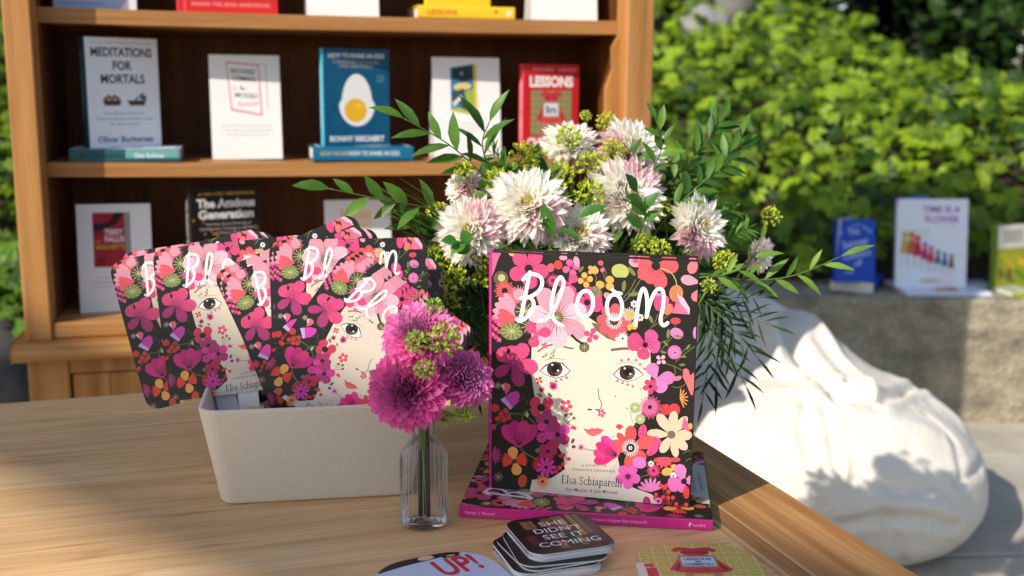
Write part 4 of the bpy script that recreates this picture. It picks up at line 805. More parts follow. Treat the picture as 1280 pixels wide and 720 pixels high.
def lessons():
    a = Art(); a.rect(0, 0, 130, 204, LR); a.text('BONNIE GARMUS', 46, 14, 5.5, S(244, 190, 190), width=48); a.text('#1 BESTSELLER', 102, 14, 5.5, S(244, 190, 190), width=40); a.text('LESSONS', 65, 47, 21, S(246, 236, 232), width=102, bold=.05)
    a.rect(18, 56, 112, 152, S(150, 146, 96))
    for i in range(7): a.rect(18, 64 + i * 14, 112, 65.6 + i * 14, S(112, 104, 74))
    for i in range(8): a.rect(28 + i * 12, 56, 29.2 + i * 12, 152, S(112, 104, 74))
    figure(a, 65, 60, 1.0, 'In'); a.text('CHEMISTRY', 65, 178, 19, S(246, 236, 232), width=112, bold=.05); a.text('A NOVEL', 65, 196, 8, S(120, 20, 26), width=40); return a
def figure(a, x, y, k, sign, lab=None):
    """a headless red dress holding a framed sign"""
    P = lambda u, v: (x + u * k, y + v * k)
    a.poly([P(-27, 6), P(-19, -3), P(-8, -2), P(0, 1), P(8, -2), P(19, -3), P(27, 6), P(22, 11), P(13, 6), P(10, 16), P(-10, 16), P(-13, 6), P(-22, 11)], S(196, 52, 66)); a.poly([P(-9, 15), P(9, 15), P(20, 26), P(36, 58), P(26, 65), P(9, 67), P(-9, 67), P(-26, 65), P(-36, 58), P(-20, 26)], S(208, 68, 76))
    for s_ in (-1, 1): a.poly([P(0, 12), P(15 * s_, 7), P(17 * s_, 12), P(14 * s_, 17)], S(150, 40, 62)); a.poly([P(10 * s_, 20), P(13 * s_, 19), P(30 * s_, 57), P(26 * s_, 60)], S(150, 40, 60)); a.poly([P(-20, 66), P(-10, 66), P(-14, 94), P(-22, 94)], S(196, 130, 100)); a.poly([P(10, 66), P(20, 66), P(24, 94), P(15, 94)], S(196, 130, 100))
    a.rect(*P(-21, 20), *P(21, 54), S(176, 116, 60)); a.rect(*P(-17, 23), *P(17, 51), S(216, 224, 234)); a.text(sign, *P(0, 45), 16 * k, S(40, 44, 50), width=22 * k, bold=.02)
book('paperback', 'red paperback with a dress holding a sign, at the right end of the middle shelf', .130, .200, .026, on_shelf(1.012, DP + .055, Z2 + .0005, R(6)), lessons(), LR, S(232, 76, 96), spine_text(200, 26, [('LESSONS IN CHEMISTRY', 100, 9, S(250, 220, 220), 130)]), soft=True, back=S(214, 170, 60))
# --- lowest shelf
def anx():
    a = Art(); a.rect(0, 0, 148, 226, S(30, 26, 24)); rr = random.Random(5)
    for i in range(260):
        y = 226 - abs(rr.gauss(0, 62)); a.ell(rr.uniform(2, 146), y, rr.uniform(1.5, 4), rr.uniform(1.5, 4), S(rr.choice([(176, 110, 30), (206, 150, 50), (120, 70, 24), (90, 60, 26), (196, 120, 60)])), n=6)
    a.text('#1 NEW YORK TIMES BESTSELLER', 76, 18, 5, S(226, 190, 60), width=118, bold=.02); a.text('The Anxious', 74, 43, 17, S(240, 240, 236), width=122, bold=.045); a.text('Generation', 74, 66, 17, S(240, 240, 236), width=116, bold=.045)
    lines(a, 78, 80, 9.5, ['How the Great Rewiring of', 'Childhood Is Causing an Epidemic', 'of Mental Illness'], 5, S(220, 214, 206), [96, 122, 60]); return a
book('book', 'dark book with gold dots and white lettering, behind the fans', .148, .222, .026, on_shelf(.310, DP + .03, Z3 + .029, R(18)), anx(), S(30, 26, 24), S(60, 54, 50), spine_text(222, 26, [('The Anxious Generation', 100, 9, S(240, 236, 230), 150)]))
book('book', 'dark book lying flat under the gold dotted one', .148, .214, .028, SM @ face_up(.50, DP + .015, Z3 + .0285, 0), anx(), S(30, 26, 24), S(60, 54, 50), spine_text(214, 28, [('The Anxious Generation', 100, 9, S(240, 236, 230), 150)]))

# ================================================================ box of paper fans
BXM = TR(-.341, 1.2205, TZ, R(9.9)); BL_, BD_, BHH, FL = .228, .134, .121, .019
def rrect(w_, d_, r, x0=0, y0=0, n=7):
    out = []
    for cx_, cy_, a0 in ((w_ - r, r, -90), (w_ - r, d_ - r, 0), (r, d_ - r, 90), (r, r, 180)):
        for i in range(n): a = R(a0 + 90 * i / (n - 1)); out.append((x0 + cx_ + r * math.cos(a), y0 + cy_ + r * math.sin(a)))
    return out
m = MB(); rings = []
def ring(z, grow, r): return [(x, y, z) for x, y in rrect(BL_ + 2 * grow, BD_ + 2 * grow, r, -grow, -grow)]
prof = [(.0, -.004, .016), (.0015, -.0015, .018), (.004, 0, .02), (BHH - .004, FL, .022), (BHH - .001, FL + .0002, .022), (BHH, FL - .0015, .021), (BHH, FL - .0035, .02), (BHH - .001, FL - .005, .019), (.006, -.005, .016)]
L = [ring(z, g, r) for z, g, r in prof]; k = len(L[0]); vs = [p for l in L for p in l]
fs = [(i * k + j, i * k + (j + 1) % k, (i + 1) * k + (j + 1) % k, (i + 1) * k + j) for i in range(len(L) - 1) for j in range(k)] + [tuple(range(k))[::-1], tuple((len(L) - 1) * k + j for j in range(k))]
m.add(vs, fs, (.5, .5, .5), 0, True); o = m.build('storage_box', [M_box], M=BXM); tag(o, 'cream rectangular box with rounded corners holding the paper fans', 'box')
# the fan: a rounded square card of the cover art on a flat white handle
FS = .187; u0, v0 = 0.0, .145
def fmap(x, y):
    u, v = uv(x, y); return (u - .5) * FS * .998, FS / 2 - (v * BH - .0416) / BW * FS
tt = Art()
for polys, col in TITLE.it: tt.it.append(([[(669 + (x - 660) * .86, 402 + (y - 372) * .86) for x, y in p] for p in polys], col))
FCOVER = Both(DESIGN, tt)
clip = rrect(FS, FS, .0155, -FS / 2, -FS / 2, 6)
def make_fan():
    root = empty('paper_fan'); m = MB(); th = .0007; n = len(clip)
    m.add([(x, 0, z) for x, z in clip] + [(x, th, z) for x, z in clip], [tuple(range(n)), tuple(range(n, 2 * n))[::-1]] + [(i, i + n, (i + 1) % n + n, (i + 1) % n) for i in range(n)], S(230, 226, 222))
    FCOVER.emit(m, fmap, clip, eps=4e-6, off=1.5e-5); m.build('card', [M_gloss], root)
    h = MB(); h.box((-.0125, th + .0001, -FS / 2 - .075), (.0125, th + .0028, -FS / 2 + .05), S(232, 230, 226)); h.build('handle', [M_card], root, bevel=.0008); return root
fan0 = make_fan(); first = [True]
FG = 'floral paper fans standing in the cream box'
def fan(px, py, rot, depth, label, lean=-R(8), yaw=R(9.9), tw=0.):
    # the plane of this fan inside the box
    py -= 6.5; pl = BXM @ Vector((.1, depth + .006, .06)); n = Matrix.Rotation(yaw + tw, 3, 'Z') @ Matrix.Rotation(lean, 3, 'X') @ Vector((0, -1, 0))
    d = Vector(cx * (px - 640) / CAM_F - cu * (py - 360) / CAM_F + cf); c = Vector((0, 0, CAM_Z)); t = (pl - c).dot(n) / d.dot(n); P = c + d * t
    r = fan0 if first[0] else dup(fan0); first[0] = False
    r.matrix_world = TR(P.x, P.y, P.z, yaw + tw, lean) @ Matrix.Rotation(-R(rot), 4, 'Y'); tag(r, label, 'hand fan', FG); return r
for a in ((464, 424, -5, .116, 'floral paper fan at the back right, its dark corner nearest the green leaves'), (400, 399, 12, .110, 'floral paper fan at the back with only a pink bump showing at the top middle'), (372, 399, 16, .104, 'floral paper fan at the back whose pink top corner shows left of the middle'),
          (459, 420, -2, .097, 'floral paper fan just behind the upright middle fans, shifted right'), (262, 402, 8, .090, 'floral paper fan behind the leftmost pair, its pink strip rising above them'), (256, 405, 13, .082, 'leftmost floral paper fan, tilted away to the left over the box corner'),
          (299, 403, 5, .074, 'left floral paper fan showing one whole eye and the printed names'), (394, 396, 23, .066, 'steeply tilted floral paper fan tucked behind the middle fans'), (399, 408, 20, .059, 'tilted floral paper fan overlapping the one with the whole eye'),
          (436, 400, 0.5, .051, 'upright floral paper fan in the middle, left edge just peeking out'), (441, 400, 0, .044, 'front upright floral paper fan in the middle with pale sun glare'), (466, 447, -36, .034, 'floral paper fan hidden behind the big tilted front fan, edge at the upper right'),
          (461, 451, -36, .027, 'second floral paper fan in the tilted front pair, thin edge showing'), (456, 455, -36, .020, 'big front floral paper fan tilted to the right with the face in full view')): fan(*a)
# paper bands lying among the handles
m = MB(); m.box((.03, .03, .008), (.05, .10, .095), S(206, 190, 160)); o = m.build('cardboard_block', [M_card], M=BXM); tag(o, 'tan cardboard block inside the box at the left end', 'cardboard')

# ================================================================ coasters
def rr_disc(w_, r, th, art, side=S(226, 226, 228), top=S(40, 40, 44)):
    m = MB(); p = rrect(w_, w_, r, -w_ / 2, -w_ / 2, 8); n = len(p); T_ = th
    m.add([(x, y, 0) for x, y in p] + [(x, y, T_) for x, y in p], [tuple(range(n))[::-1]] + [(i, (i + 1) % n, (i + 1) % n + n, i + n) for i in range(n)], side)
    m.add([(x, y, T_) for x, y in p], [tuple(range(n))], top)
    t = MB(); art.emit(t, lambda x, y: (x / 1000 - w_ / 2, w_ / 2 - y / 1000), p, eps=5e-6, off=1.5e-5); F = Matrix(((1, 0, 0, 0), (0, 0, 1, 0), (0, -1, 0, T_), (0, 0, 0, 1))); m.add([F @ Vector(v) for v in t.v], t.f, list(t.c)); return m
a = Art(); rr = random.Random(2); W9 = 95
a.rect(0, 0, 95, 95, S(26, 24, 26))
for x0, x1, y0, y1, c_ in ((16, 30, 8, 30, (140, 104, 70)), (40, 52, 6, 34, (120, 88, 60)), (53, 66, 4, 40, (150, 110, 72)), (70, 76, 2, 60, (150, 112, 76)), (78, 84, 4, 58, (110, 84, 60)), (10, 20, 46, 70, (96, 44, 48)), (36, 46, 66, 86, (126, 92, 60)), (60, 68, 60, 84, (120, 88, 58)), (30, 56, 40, 52, (70, 54, 44)), (84, 92, 30, 80, (60, 50, 46))): a.rect(x0, y0, x1, y1, S(c_))
for i in range(9): a.rect(4 + i * 10.4, 0, 4.6 + i * 10.4, 95, S(24, 22, 24))
for t, y, wd in (('SHE', 26, 30), ("DIDN'T", 43, 54), ('SEE IT', 60, 46), ('COMING', 78, 68)): a.text(t, 50, y, 11, S(238, 238, 238), width=wd, bold=.0)
a.ell(42, 73, 3.0, 3.5, S(190, 60, 70)); cm = rr_disc(.095, .017, .00145, a); c0 = None; z = TZ + .0003
CB = (.039, 1.081); CT = (.053, 1.103)
spec = [(CB, 18 + rr.uniform(-1.5, 1.5), .0012) for i in range(6)] + [((.044, 1.087), 23, .0012), ((.046, 1.09), 14, .0008)] + [(CT, 19 + rr.uniform(-1.2, 1.2), .0009) for i in range(5)]
names = ['lowest', 'second lowest', 'third lowest', 'fourth', 'fifth', 'sixth', 'seventh', 'eighth', 'ninth', 'tenth', 'eleventh', 'twelfth', 'topmost']
for i, (c_, yw, js) in enumerate(spec):
    if c0 is None: c0 = cm.build('coaster', [M_print]); o = c0
    else: o = c0.copy(); sc.collection.objects.link(o)
    o.matrix_world = TR(c_[0] + rr.uniform(-js, js), c_[1] + rr.uniform(-js, js), z, R(yw)); z += .00150
    tag(o, ('dark coaster lettered in white, topmost of the messy stack' if i == 12 else 'dark coaster, %s from the table in the messy stack' % names[i] if i else 'dark coaster lying at the bottom of the messy stack'), 'coaster', 'dark coasters in the stack')
a = Art(); a.rect(0, 0, 130, 130, S(206, 182, 86))
for i in range(10): a.rect(0, 10 + i * 14, 130, 11 + i * 14, S(226, 216, 170)); a.rect(6 + i * 15, 0, 7 + i * 15, 130, S(226, 216, 170))
for i in range(8):
    for j in range(8): a.text(['He', 'Li', 'Na', 'Mg', 'Al', 'Si', 'Cl', 'Ar', 'Ca', 'Ti', 'Fe'][(i * 5 + j * 3) % 11], 13.5 + i * 15, 20 + j * 14, 4.2, S(226, 216, 170))
a.rect(0, 50, 14, 130, S(232, 226, 206)); a.rect(8, 52, 18, 60, S(206, 56, 72)); a.rect(9, 62, 20, 110, S(206, 56, 72))
figure(a, 66, 13, .92, ''); a.rect(46, 33, 86, 60, S(176, 130, 80)); a.rect(48.5, 35, 83.5, 58, S(200, 214, 236))
for t, y, wd in (('LESSONS', 43, 29), ('in', 49, 6), ('CHEMISTRY', 56, 32)): a.text(t, 66, y, 5.2, S(40, 44, 60), width=wd, bold=.03)
tag(rr_disc(.130, .046, .0016, a, top=S(206, 182, 86)).build('coaster', [M_print], M=TR(.196, 1.0555, TZ + .0003, R(1))), 'yellow grid patterned coaster with a red dress, right of the stack', 'coaster')
a = Art(); a.rect(0, 0, 130, 130, S(206, 216, 236)); a.poly([(16, 0), (130, 0), (130, 6), (92, 9), (40, 14), (10, 20)], S(34, 32, 34)); a.ell(68, 5, 9, 5, S(230, 196, 160)); a.rect(84, 7, 104, 14, S(34, 32, 34)); a.ell(94, 10, 5, 2, S(230, 180, 70))
a.text('UP!', 92, 52, 36, S(206, 56, 72), width=46, rot=-.06, bold=.03); a.text('WS', 46, 88, 36, S(206, 56, 72), width=44, rot=-.06, bold=.03)
tag(rr_disc(.130, .047, .0016, a, top=S(206, 216, 236)).build('coaster', [M_print], M=TR(-.063, 1.0215, TZ + .0003, R(27))), 'pale blue rounded coaster with big red letters, left of the stack', 'coaster')

# ================================================================ beanbag
def smin(a, b, k):
    h = max(k - abs(a - b), 0) / k; return min(a, b) - h * h * k * .25
BLOBS = [((.82, 2.70, .15), (.33, .32, .20)), ((.60, 2.80, .19), (.40, .38, .22)), ((.58, 3.02, .30), (.22, .20, .20)), ((.74, 2.96, .27), (.22, .20, .19)), ((.60, 3.10, .42), (.12, .11, .11)), ((.92, 2.74, .12), (.22, .30, .15))]
def bag_sdf(p):
    r = 9
    for c, e in BLOBS:
        q = Vector(((p.x - c[0]) / e[0], (p.y - c[1]) / e[1], (p.z - c[2]) / e[2])); r = smin(r, (q.length - 1) * min(e), .14)
    return max(r, -p.z)
def on_bag(px, py, *_):                     # where the sight line through a place of the picture meets the bag
    d = (at(px, py, 1) - Vector((0, 0, CAM_Z))).normalized(); t = 1.9; best = (9, None)
    for _ in range(90):
        p = Vector((0, 0, CAM_Z)) + d * t; s_ = bag_sdf(p)
        if s_ < best[0]: best = (s_, p.copy())
        if s_ < 1e-3: break
        t += max(.004, s_ * .7)
        if t > 4.2: break
    return best[1]
# folds of the slack cloth: the way each runs, its height (minus for a crease) and its width
FOLDS = [([(972, 385), (988, 428), (1020, 468), (1052, 502)], -.036, .020), ([(1062, 484), (1098, 506), (1142, 488)], -.030, .013), ([(906, 486), (940, 474), (975, 472), (1016, 478)], -.020, .014), ([(1050, 655), (1100, 646), (1150, 648), (1196, 658)], -.017, .010), ([(1025, 509), (1038, 550), (1048, 590)], -.006, .008), ([(1008, 500), (1000, 540), (1012, 575)], -.006, .010),
         ([(1104, 640), (1118, 672), (1128, 705)], -.008, .010), ([(932, 405), (940, 440), (930, 470)], -.018, .016), ([(1160, 520), (1190, 548), (1200, 590)], -.007, .012), ([(1196, 604), (1222, 588), (1236, 566)], -.010, .010), ([(1070, 590), (1120, 612), (1170, 606)], -.006, .012),
         ([(1004, 394), (1038, 438), (1086, 488)], .026, .022), ([(950, 385), (962, 420), (975, 456)], .020, .020), ([(1030, 530), (1090, 525), (1160, 540)], .012, .055), ([(915, 505), (960, 492), (1010, 492)], .012, .022), ([(1118, 474), (1160, 498), (1200, 525)], .018, .040), ([(1060, 634), (1120, 628), (1190, 636)], .010, .020), ([(905, 420), (915, 450), (905, 475)], .014, .018)]
bm = bmesh.new(); bmesh.ops.create_icosphere(bm, subdivisions=6, radius=1)
C0 = Vector((.80, 2.84, .17)); dirs = []
for v in bm.verts:
    d = v.co.normalized(); t = 0.02
    for it in range(40):
        s = bag_sdf(C0 + d * t); t += max(-s, 0) * .8 if s < 0 else -s * .5
        if abs(s) < 5e-4: break
    v.co = C0 + d * t
bmesh.ops.subdivide_edges(bm, edges=bm.edges[:], cuts=1, smooth=0, use_grid_fill=True); bm.normal_update()
PP_ = np.array([v.co for v in bm.verts]); NN_ = np.array([v.normal for v in bm.verts]); DZ = np.zeros(len(PP_))
wob = np.array([noise.noise(v.co * 8) for v in bm.verts]) * .012
for way, am, wd in FOLDS:
    W_ = [np.array(on_bag(*q)) for q in way]; e = np.full(len(PP_), 9.); 
    for a_, b_ in zip(W_, W_[1:]):
        ab = b_ - a_; uc = np.clip(((PP_ - a_) @ ab) / (ab @ ab), 0, 1); e = np.minimum(e, np.linalg.norm(PP_ - (a_ + uc[:, None] * ab), axis=1))
    e = np.abs(e + wob * .35); fade = 1.
    DZ += am * (np.exp(-(e / wd) ** 1.5) - (.30 * np.exp(-((e - 2.3 * wd) / (1.3 * wd)) ** 2) if am < 0 else 0))
DZ = np.clip(DZ * 1.05, -.05, .036); ca_ = math.cos(.75); sa_ = math.sin(.75)
for k_, v in enumerate(bm.verts):
    p = v.co; q1 = Vector(((p.x * ca_ - p.z * sa_) * 3.2, p.y * 3, (p.x * sa_ + p.z * ca_) * 9)); r_ = 1 - abs(noise.noise(q1)) * 2; q2 = q1 * 2.3 + Vector((5, 1, 2))
    dz = DZ[k_] + .0030 * r_ + .006 * noise.noise(p * 4.5) + .0012 * (1 - abs(noise.noise(q2)) * 2)
    w_ = min(1, max(0, p.z / .05)); v.co = p + Vector(NN_[k_]) * dz * w_; v.co.z = max(v.co.z, .003)
me = bpy.data.meshes.new('beanbag'); bm.to_mesh(me); bm.free(); me.materials.append(M_canvas)
for p in me.polygons: p.use_smooth = True
bag = bpy.data.objects.new('beanbag', me); sc.collection.objects.link(bag); tag(bag, 'big slumped cream canvas beanbag on the paving between table and stone wall', 'beanbag')

# ================================================================ books on the wall
BL = S(34, 78, 190)
def blue(front=True):
    a = Art(); a.rect(0, 0, 140, 215, BL)
    for t, x, y, h, wd, r_ in (('A NOVEL', 74, 22, 6, 40, -.05), ('The', 66, 52, 24, 40, -.2), ('Summer', 74, 92, 26, 92, -.2), ('Collection', 78, 130, 22, 98, -.2), ('of', 84, 158, 22, 26, -.2), ('stories', 50, 184, 10, 30, 0)): a.text(t, x, y, h, S(178, 200, 240), width=wd, rot=r_, bold=.02)
    for x, y in ((104, 28), (122, 40), (20, 46)): a.ell(x, y, 9, 6, S(120, 170, 220), .4)
    a.ell(60, 166, 3, 9, S(150, 150, 110)); return a
p = at(1078, 378, 3.62)
book('paperback', 'blue book lying under the standing blue book, pale page edge to the front', .145, .215, .036, Matrix.Translation((1.285, 3.79, WT + .0375)) @ Matrix.Rotation(R(180 - 27), 4, 'Z') @ Matrix(((1, 0, 0, 0), (0, 0, 1, 0), (0, -1, 0, 0), (0, 0, 0, 1))) @ Matrix.Translation((0, 0, -.105)), blue(), BL, S(30, 66, 160), soft=True, group=None)
book('paperback', 'blue book with pale handwritten lettering standing open on the stone wall', .140, .215, .010, TR(1.105, 3.70, WT + .0375, R(4), -R(9)), blue(), BL, S(30, 66, 160), soft=True)
book('paperback', 'back half of the open blue book, turned away behind its cover', .125, .213, .010, TR(1.108, 3.7125, WT + .0375, R(52), 0), None, S(190, 200, 220), S(30, 66, 160), soft=True)
def tif():
    a = Art(); a.rect(0, 0, 236, 300, S(230, 236, 248)); k_ = 0; c_ = S(160, 84, 170)
    a.text('TIME IS A', 154, 46, 21, c_, width=132, bold=.03); a.text('FLOWER', 158, 80, 21, c_, width=120, bold=.03); a.text('Julie Morstad', 180, 92, 7, S(150, 160, 190), width=44)
    rr = random.Random(9)
    for i, (x, y, k, c1, c2) in enumerate(((28, 140, 1.5, (206, 186, 60), (190, 170, 80)), (52, 140, 1.6, (216, 130, 60), (190, 110, 50)), (74, 150, 1.5, (206, 90, 60), (190, 40, 80)), (100, 170, 1.25, (206, 60, 140), (180, 40, 110)), (122, 182, 1.2, (206, 70, 160), (200, 60, 90)), (146, 192, 1.0, (70, 110, 120), (50, 90, 110)), (170, 200, 1.0, (60, 110, 170), (50, 90, 140)), (194, 206, 1.0, (150, 120, 60), (110, 80, 50)))):
        k *= 1.2; y -= 8 * k; a.spiky(x, y, 9 * k, 9, S(c1), S(c2), .4, .3); a.poly([(x - 5 * k, y + 7 * k), (x + 5 * k, y + 7 * k), (x + 10 * k, y + 34 * k), (x - 9 * k, y + 34 * k)], S(c2))
        for s_ in (-4, 4): a.stroke([(x + s_ * k, y + 33 * k), (x + s_ * 1.4 * k, y + 52 * k), (x + s_ * 2.2 * k, y + 56 * k)], 3, S(190, 180, 190))
    for i in range(5): a.half(20 + i * 22, 120, 16, -2.3, -.8, 4, S(206, 206, 190), None, .2)
    a.ell(120, 282, 40, 8, S(206, 200, 186)); return a
W_ = S(230, 236, 248)
book('picture_book', 'white picture book lying flat under the one with a row of bright dancing figures', .236, .287, .014, face_up(1.620, 3.645, WT + .0165, R(1)), tif(), W_, S(206, 214, 234))
book('picture_book', 'white picture book with a row of bright dancing figures, standing on the wall', .248, .305, .012, TR(1.322, 3.725, WT + .017, R(3), -R(6)), tif(), W_, S(190, 200, 224))
book('picture_book', 'blue backed book turned sideways behind the white picture book with figures', .20, .305, .012, TR(1.335, 3.745, WT + .017, R(42), -R(3)), None, S(90, 110, 200), S(170, 70, 170))
def green_art():
    a = Art(); a.rect(0, 0, 150, 210, S(150, 156, 50)); a.rect(0, 0, 150, 78, S(206, 206, 196)); a.rect(24, 14, 126, 62, S(176, 172, 164)); a.rect(36, 24, 114, 32, S(150, 146, 138)); a.rect(50, 42, 100, 50, S(150, 146, 138))
    for i in range(7): a.ell(20 + i * 19, 100 + (i * 13) % 40, 16, 12, S(178, 166, 44), i); a.ell(16 + i * 20, 160 + (i * 11) % 40, 14, 10, S(96, 130, 44), i)
    a.ell(60, 170, 12, 24, S(120, 74, 40)); a.ell(16, 166, 9, 22, S(130, 84, 44)); a.ell(120, 130, 14, 12, S(226, 186, 50)); return a
book('paperback', 'yellow and green book standing at the right edge on the stone wall', .150, .210, .030, TR(1.675, 3.735, WT + .0205, R(26), -R(4)), green_art(), S(150, 156, 50), S(110, 140, 50), soft=True)
book('paperback', 'green book lying flat under the yellow and green one', .15, .215, .018, face_up(1.90, 3.66, WT + .0200, R(6)), green_art(), S(120, 150, 50), S(150, 170, 60))
book('paperback', 'pale grey book lying flat between the white and the yellow green books', .10, .10, .016, face_up(1.672, 3.80, WT + .018, R(-14)), None, S(170, 182, 196), S(180, 190, 200))

# ================================================================ flowers
def frame(pos, d, roll=0.):
    q = Vector(d).to_track_quat('Z', 'Y'); return Matrix.Translation(pos) @ q.to_matrix().to_4x4() @ Matrix.Rotation(roll, 4, 'Z')
def petal_tpl(wide, cup, curl, point):
    vs = []; fs = []
    for i, (t, wv) in enumerate(((0, .35), (.3, .8), (.6, 1.0), (.82, .86 if not point else .62), (.95, .5 if not point else .24), (1.0, .12 if not point else .03))):
        for q in (-1, -.5, 0, .5, 1):
            vs.append((t * (1 - .05 * abs(q)), q * wv * wide / 2, cup * wide * wv * (q * q) * (1.15 - .5 * t) + curl * t * t))
    for i in range(5):
        for j in range(4): k = i * 5 + j; fs.append((k, k + 1, k + 6, k + 5))
    return vs, fs
def head(parent, M, radius, n, tpl, rngl, colf, spread=(.06, 1.85), flat=.9, jit=.05, ragged=.05):
    i = np.arange(n) + .5; t = i / n; th = i * 2.399963 + rngl.normal(0, jit * 2, n); ph = spread[0] + (spread[1] - spread[0]) * t ** .62 + rngl.normal(0, jit, n)
    d = np.stack([np.sin(ph) * np.cos(th), np.sin(ph) * np.sin(th), np.cos(ph) * flat], 1); d /= np.linalg.norm(d, axis=1)[:, None]
    ax = np.array([0, 0, 1.0]); wv = np.cross(ax, d); wl = np.linalg.norm(wv, axis=1); wv[wl < 1e-3] = [1, 0, 0]; wv /= np.linalg.norm(wv, axis=1)[:, None]; nn = np.cross(d, wv)
    s = radius * (.46 + .54 * np.clip(t * 1.8, 0, 1)) * (1 + rngl.normal(0, ragged, n)); P = d * (radius * .03)
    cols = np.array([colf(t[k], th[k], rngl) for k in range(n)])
    # axis frame: petal grows along d, its hollow side faces the flower's axis
    o = scatter('flower_head', tpl[0], tpl[1], P, d, wv, nn, s, cols, [M_petal]); o.parent = parent; o.matrix_local = M; return o
def bez(a, b, c, n=9):
    return [a * (1 - t) ** 2 + b * 2 * t * (1 - t) + c * t * t for t in [i / (n - 1) for i in range(n)]]
def stem_part(parent, pts, r0, r1, col, name='stem'):
    m = MB(); k = len(pts); m.tube(pts, [r0 + (r1 - r0) * i / (k - 1) for i in range(k)], 7, col); o = m.build(name, [M_stem], parent); return o
rg = np.random.default_rng(21)
def dahlia(label, group, base, pos, d, radius, n, tpl, colf, sc_col, cat='dahlia', via=None, **kw):
    base = Vector(base); pos = Vector(pos); d = Vector(d).normalized(); r = empty('dahlia', Matrix.Translation(base)); tag(r, label, cat, group)
    head(r, Matrix.Translation(-base) @ frame(pos, d, rg.uniform(0, 6)), radius, n, tpl, rg, colf, **kw)
    pp = bez(base, pos - d * (pos - base).length * .45, pos - d * radius * .1) if via is None else bez(base, (base + Vector(via)) / 2, Vector(via), 5) + bez(Vector(via), Vector(via) + Vector((0, 0, .025)), pos - d * radius * .1, 7)[1:]
    stem_part(r, [p - base for p in pp], .0026, .0022, sc_col); return r
# --- the three pink dahlias in the glass bottle; sunlight on the highest is put into paler petals
VX, VY = -.0971, 1.1745
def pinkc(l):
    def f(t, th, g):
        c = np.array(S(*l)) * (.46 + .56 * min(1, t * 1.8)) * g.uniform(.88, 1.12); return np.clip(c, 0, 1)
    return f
TP = petal_tpl(.30, .55, .16, False)
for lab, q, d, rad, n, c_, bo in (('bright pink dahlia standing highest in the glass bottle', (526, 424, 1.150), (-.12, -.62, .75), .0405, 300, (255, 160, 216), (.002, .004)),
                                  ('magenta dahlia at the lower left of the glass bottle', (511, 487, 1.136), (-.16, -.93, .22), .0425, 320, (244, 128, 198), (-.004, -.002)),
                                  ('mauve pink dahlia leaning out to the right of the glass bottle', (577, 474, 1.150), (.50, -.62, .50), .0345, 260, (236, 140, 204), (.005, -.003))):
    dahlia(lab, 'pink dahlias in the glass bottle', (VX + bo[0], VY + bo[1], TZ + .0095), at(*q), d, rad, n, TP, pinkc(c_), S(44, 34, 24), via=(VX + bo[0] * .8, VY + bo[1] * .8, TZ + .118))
# the ribbed bottle
m = MB(); NS = 208; prof = [(.0, .0004), (.0235, .0004), (.0262, .0025), (.0268, .006), (.0268, .012), (.0268, .076), (.0262, .081), (.0240, .087), (.0190, .0935), (.0145, .0985), (.0128, .104), (.0124, .112), (.0126, .1185), (.0136, .1215), (.0138, .1235), (.0128, .1245)]
inn = [(.0116, .1235), (.0108, .118), (.0106, .104), (.0125, .098), (.0170, .092), (.0215, .086), (.0238, .080), (.0240, .074), (.0240, .016), (.0225, .0125), (.0, .011)]
vs = []; rings = 0
inn = inn[:2]
for i, (r_, z) in enumerate(prof + inn):
    fl = .0032 * max(0, min(1, (z - .012) / .006)) * max(0, min(1, (.086 - z) / .008)) if 0 < i < len(prof) else 0
    for j in range(NS): a = 2 * math.pi * j / NS; rr_ = r_ + fl * (abs(math.sin(a * 14)) ** .8 - .8); vs.append((rr_ * math.cos(a), rr_ * math.sin(a), z))
K = len(prof + inn); fs = [(i * NS + j, i * NS + (j + 1) % NS, (i + 1) * NS + (j + 1) % NS, (i + 1) * NS + j) for i in range(K - 1) for j in range(NS)]
m.add(vs, fs, (1, 1, 1), 0, True); o = m.build('glass_bottle', [M_glass], M=TR(VX, VY, TZ)); tag(o, 'small ribbed clear glass bottle holding three pink dahlias', 'vase')
bmm = bmesh.new(); bmm.from_mesh(o.data); bmesh.ops.remove_doubles(bmm, verts=bmm.verts, dist=1e-6); bmesh.ops.recalc_face_normals(bmm, faces=bmm.faces); bmm.to_mesh(o.data); bmm.free()
# --- bouquet pot, hidden behind the upright books
PX, PY = .105, 1.565; MOUTH = Vector((PX, PY, TZ + .15))
m = MB(); m.tube([(0, 0, 0), (0, 0, .004), (0, 0, .08), (0, 0, .15), (0, 0, .149), (0, 0, .03)], [.05, .055, .072, .07, .064, .05], 36, (.3, .3, .3)); o = m.build('flower_pot', [M_pot], M=TR(PX, PY, TZ)); tag(o, 'dark round pot behind the upright floral books, holding the bouquet', 'pot')
def base_in_pot(): a = rg.uniform(0, 6.28); return Vector((PX + .035 * math.cos(a), PY + .035 * math.sin(a), TZ + .035))
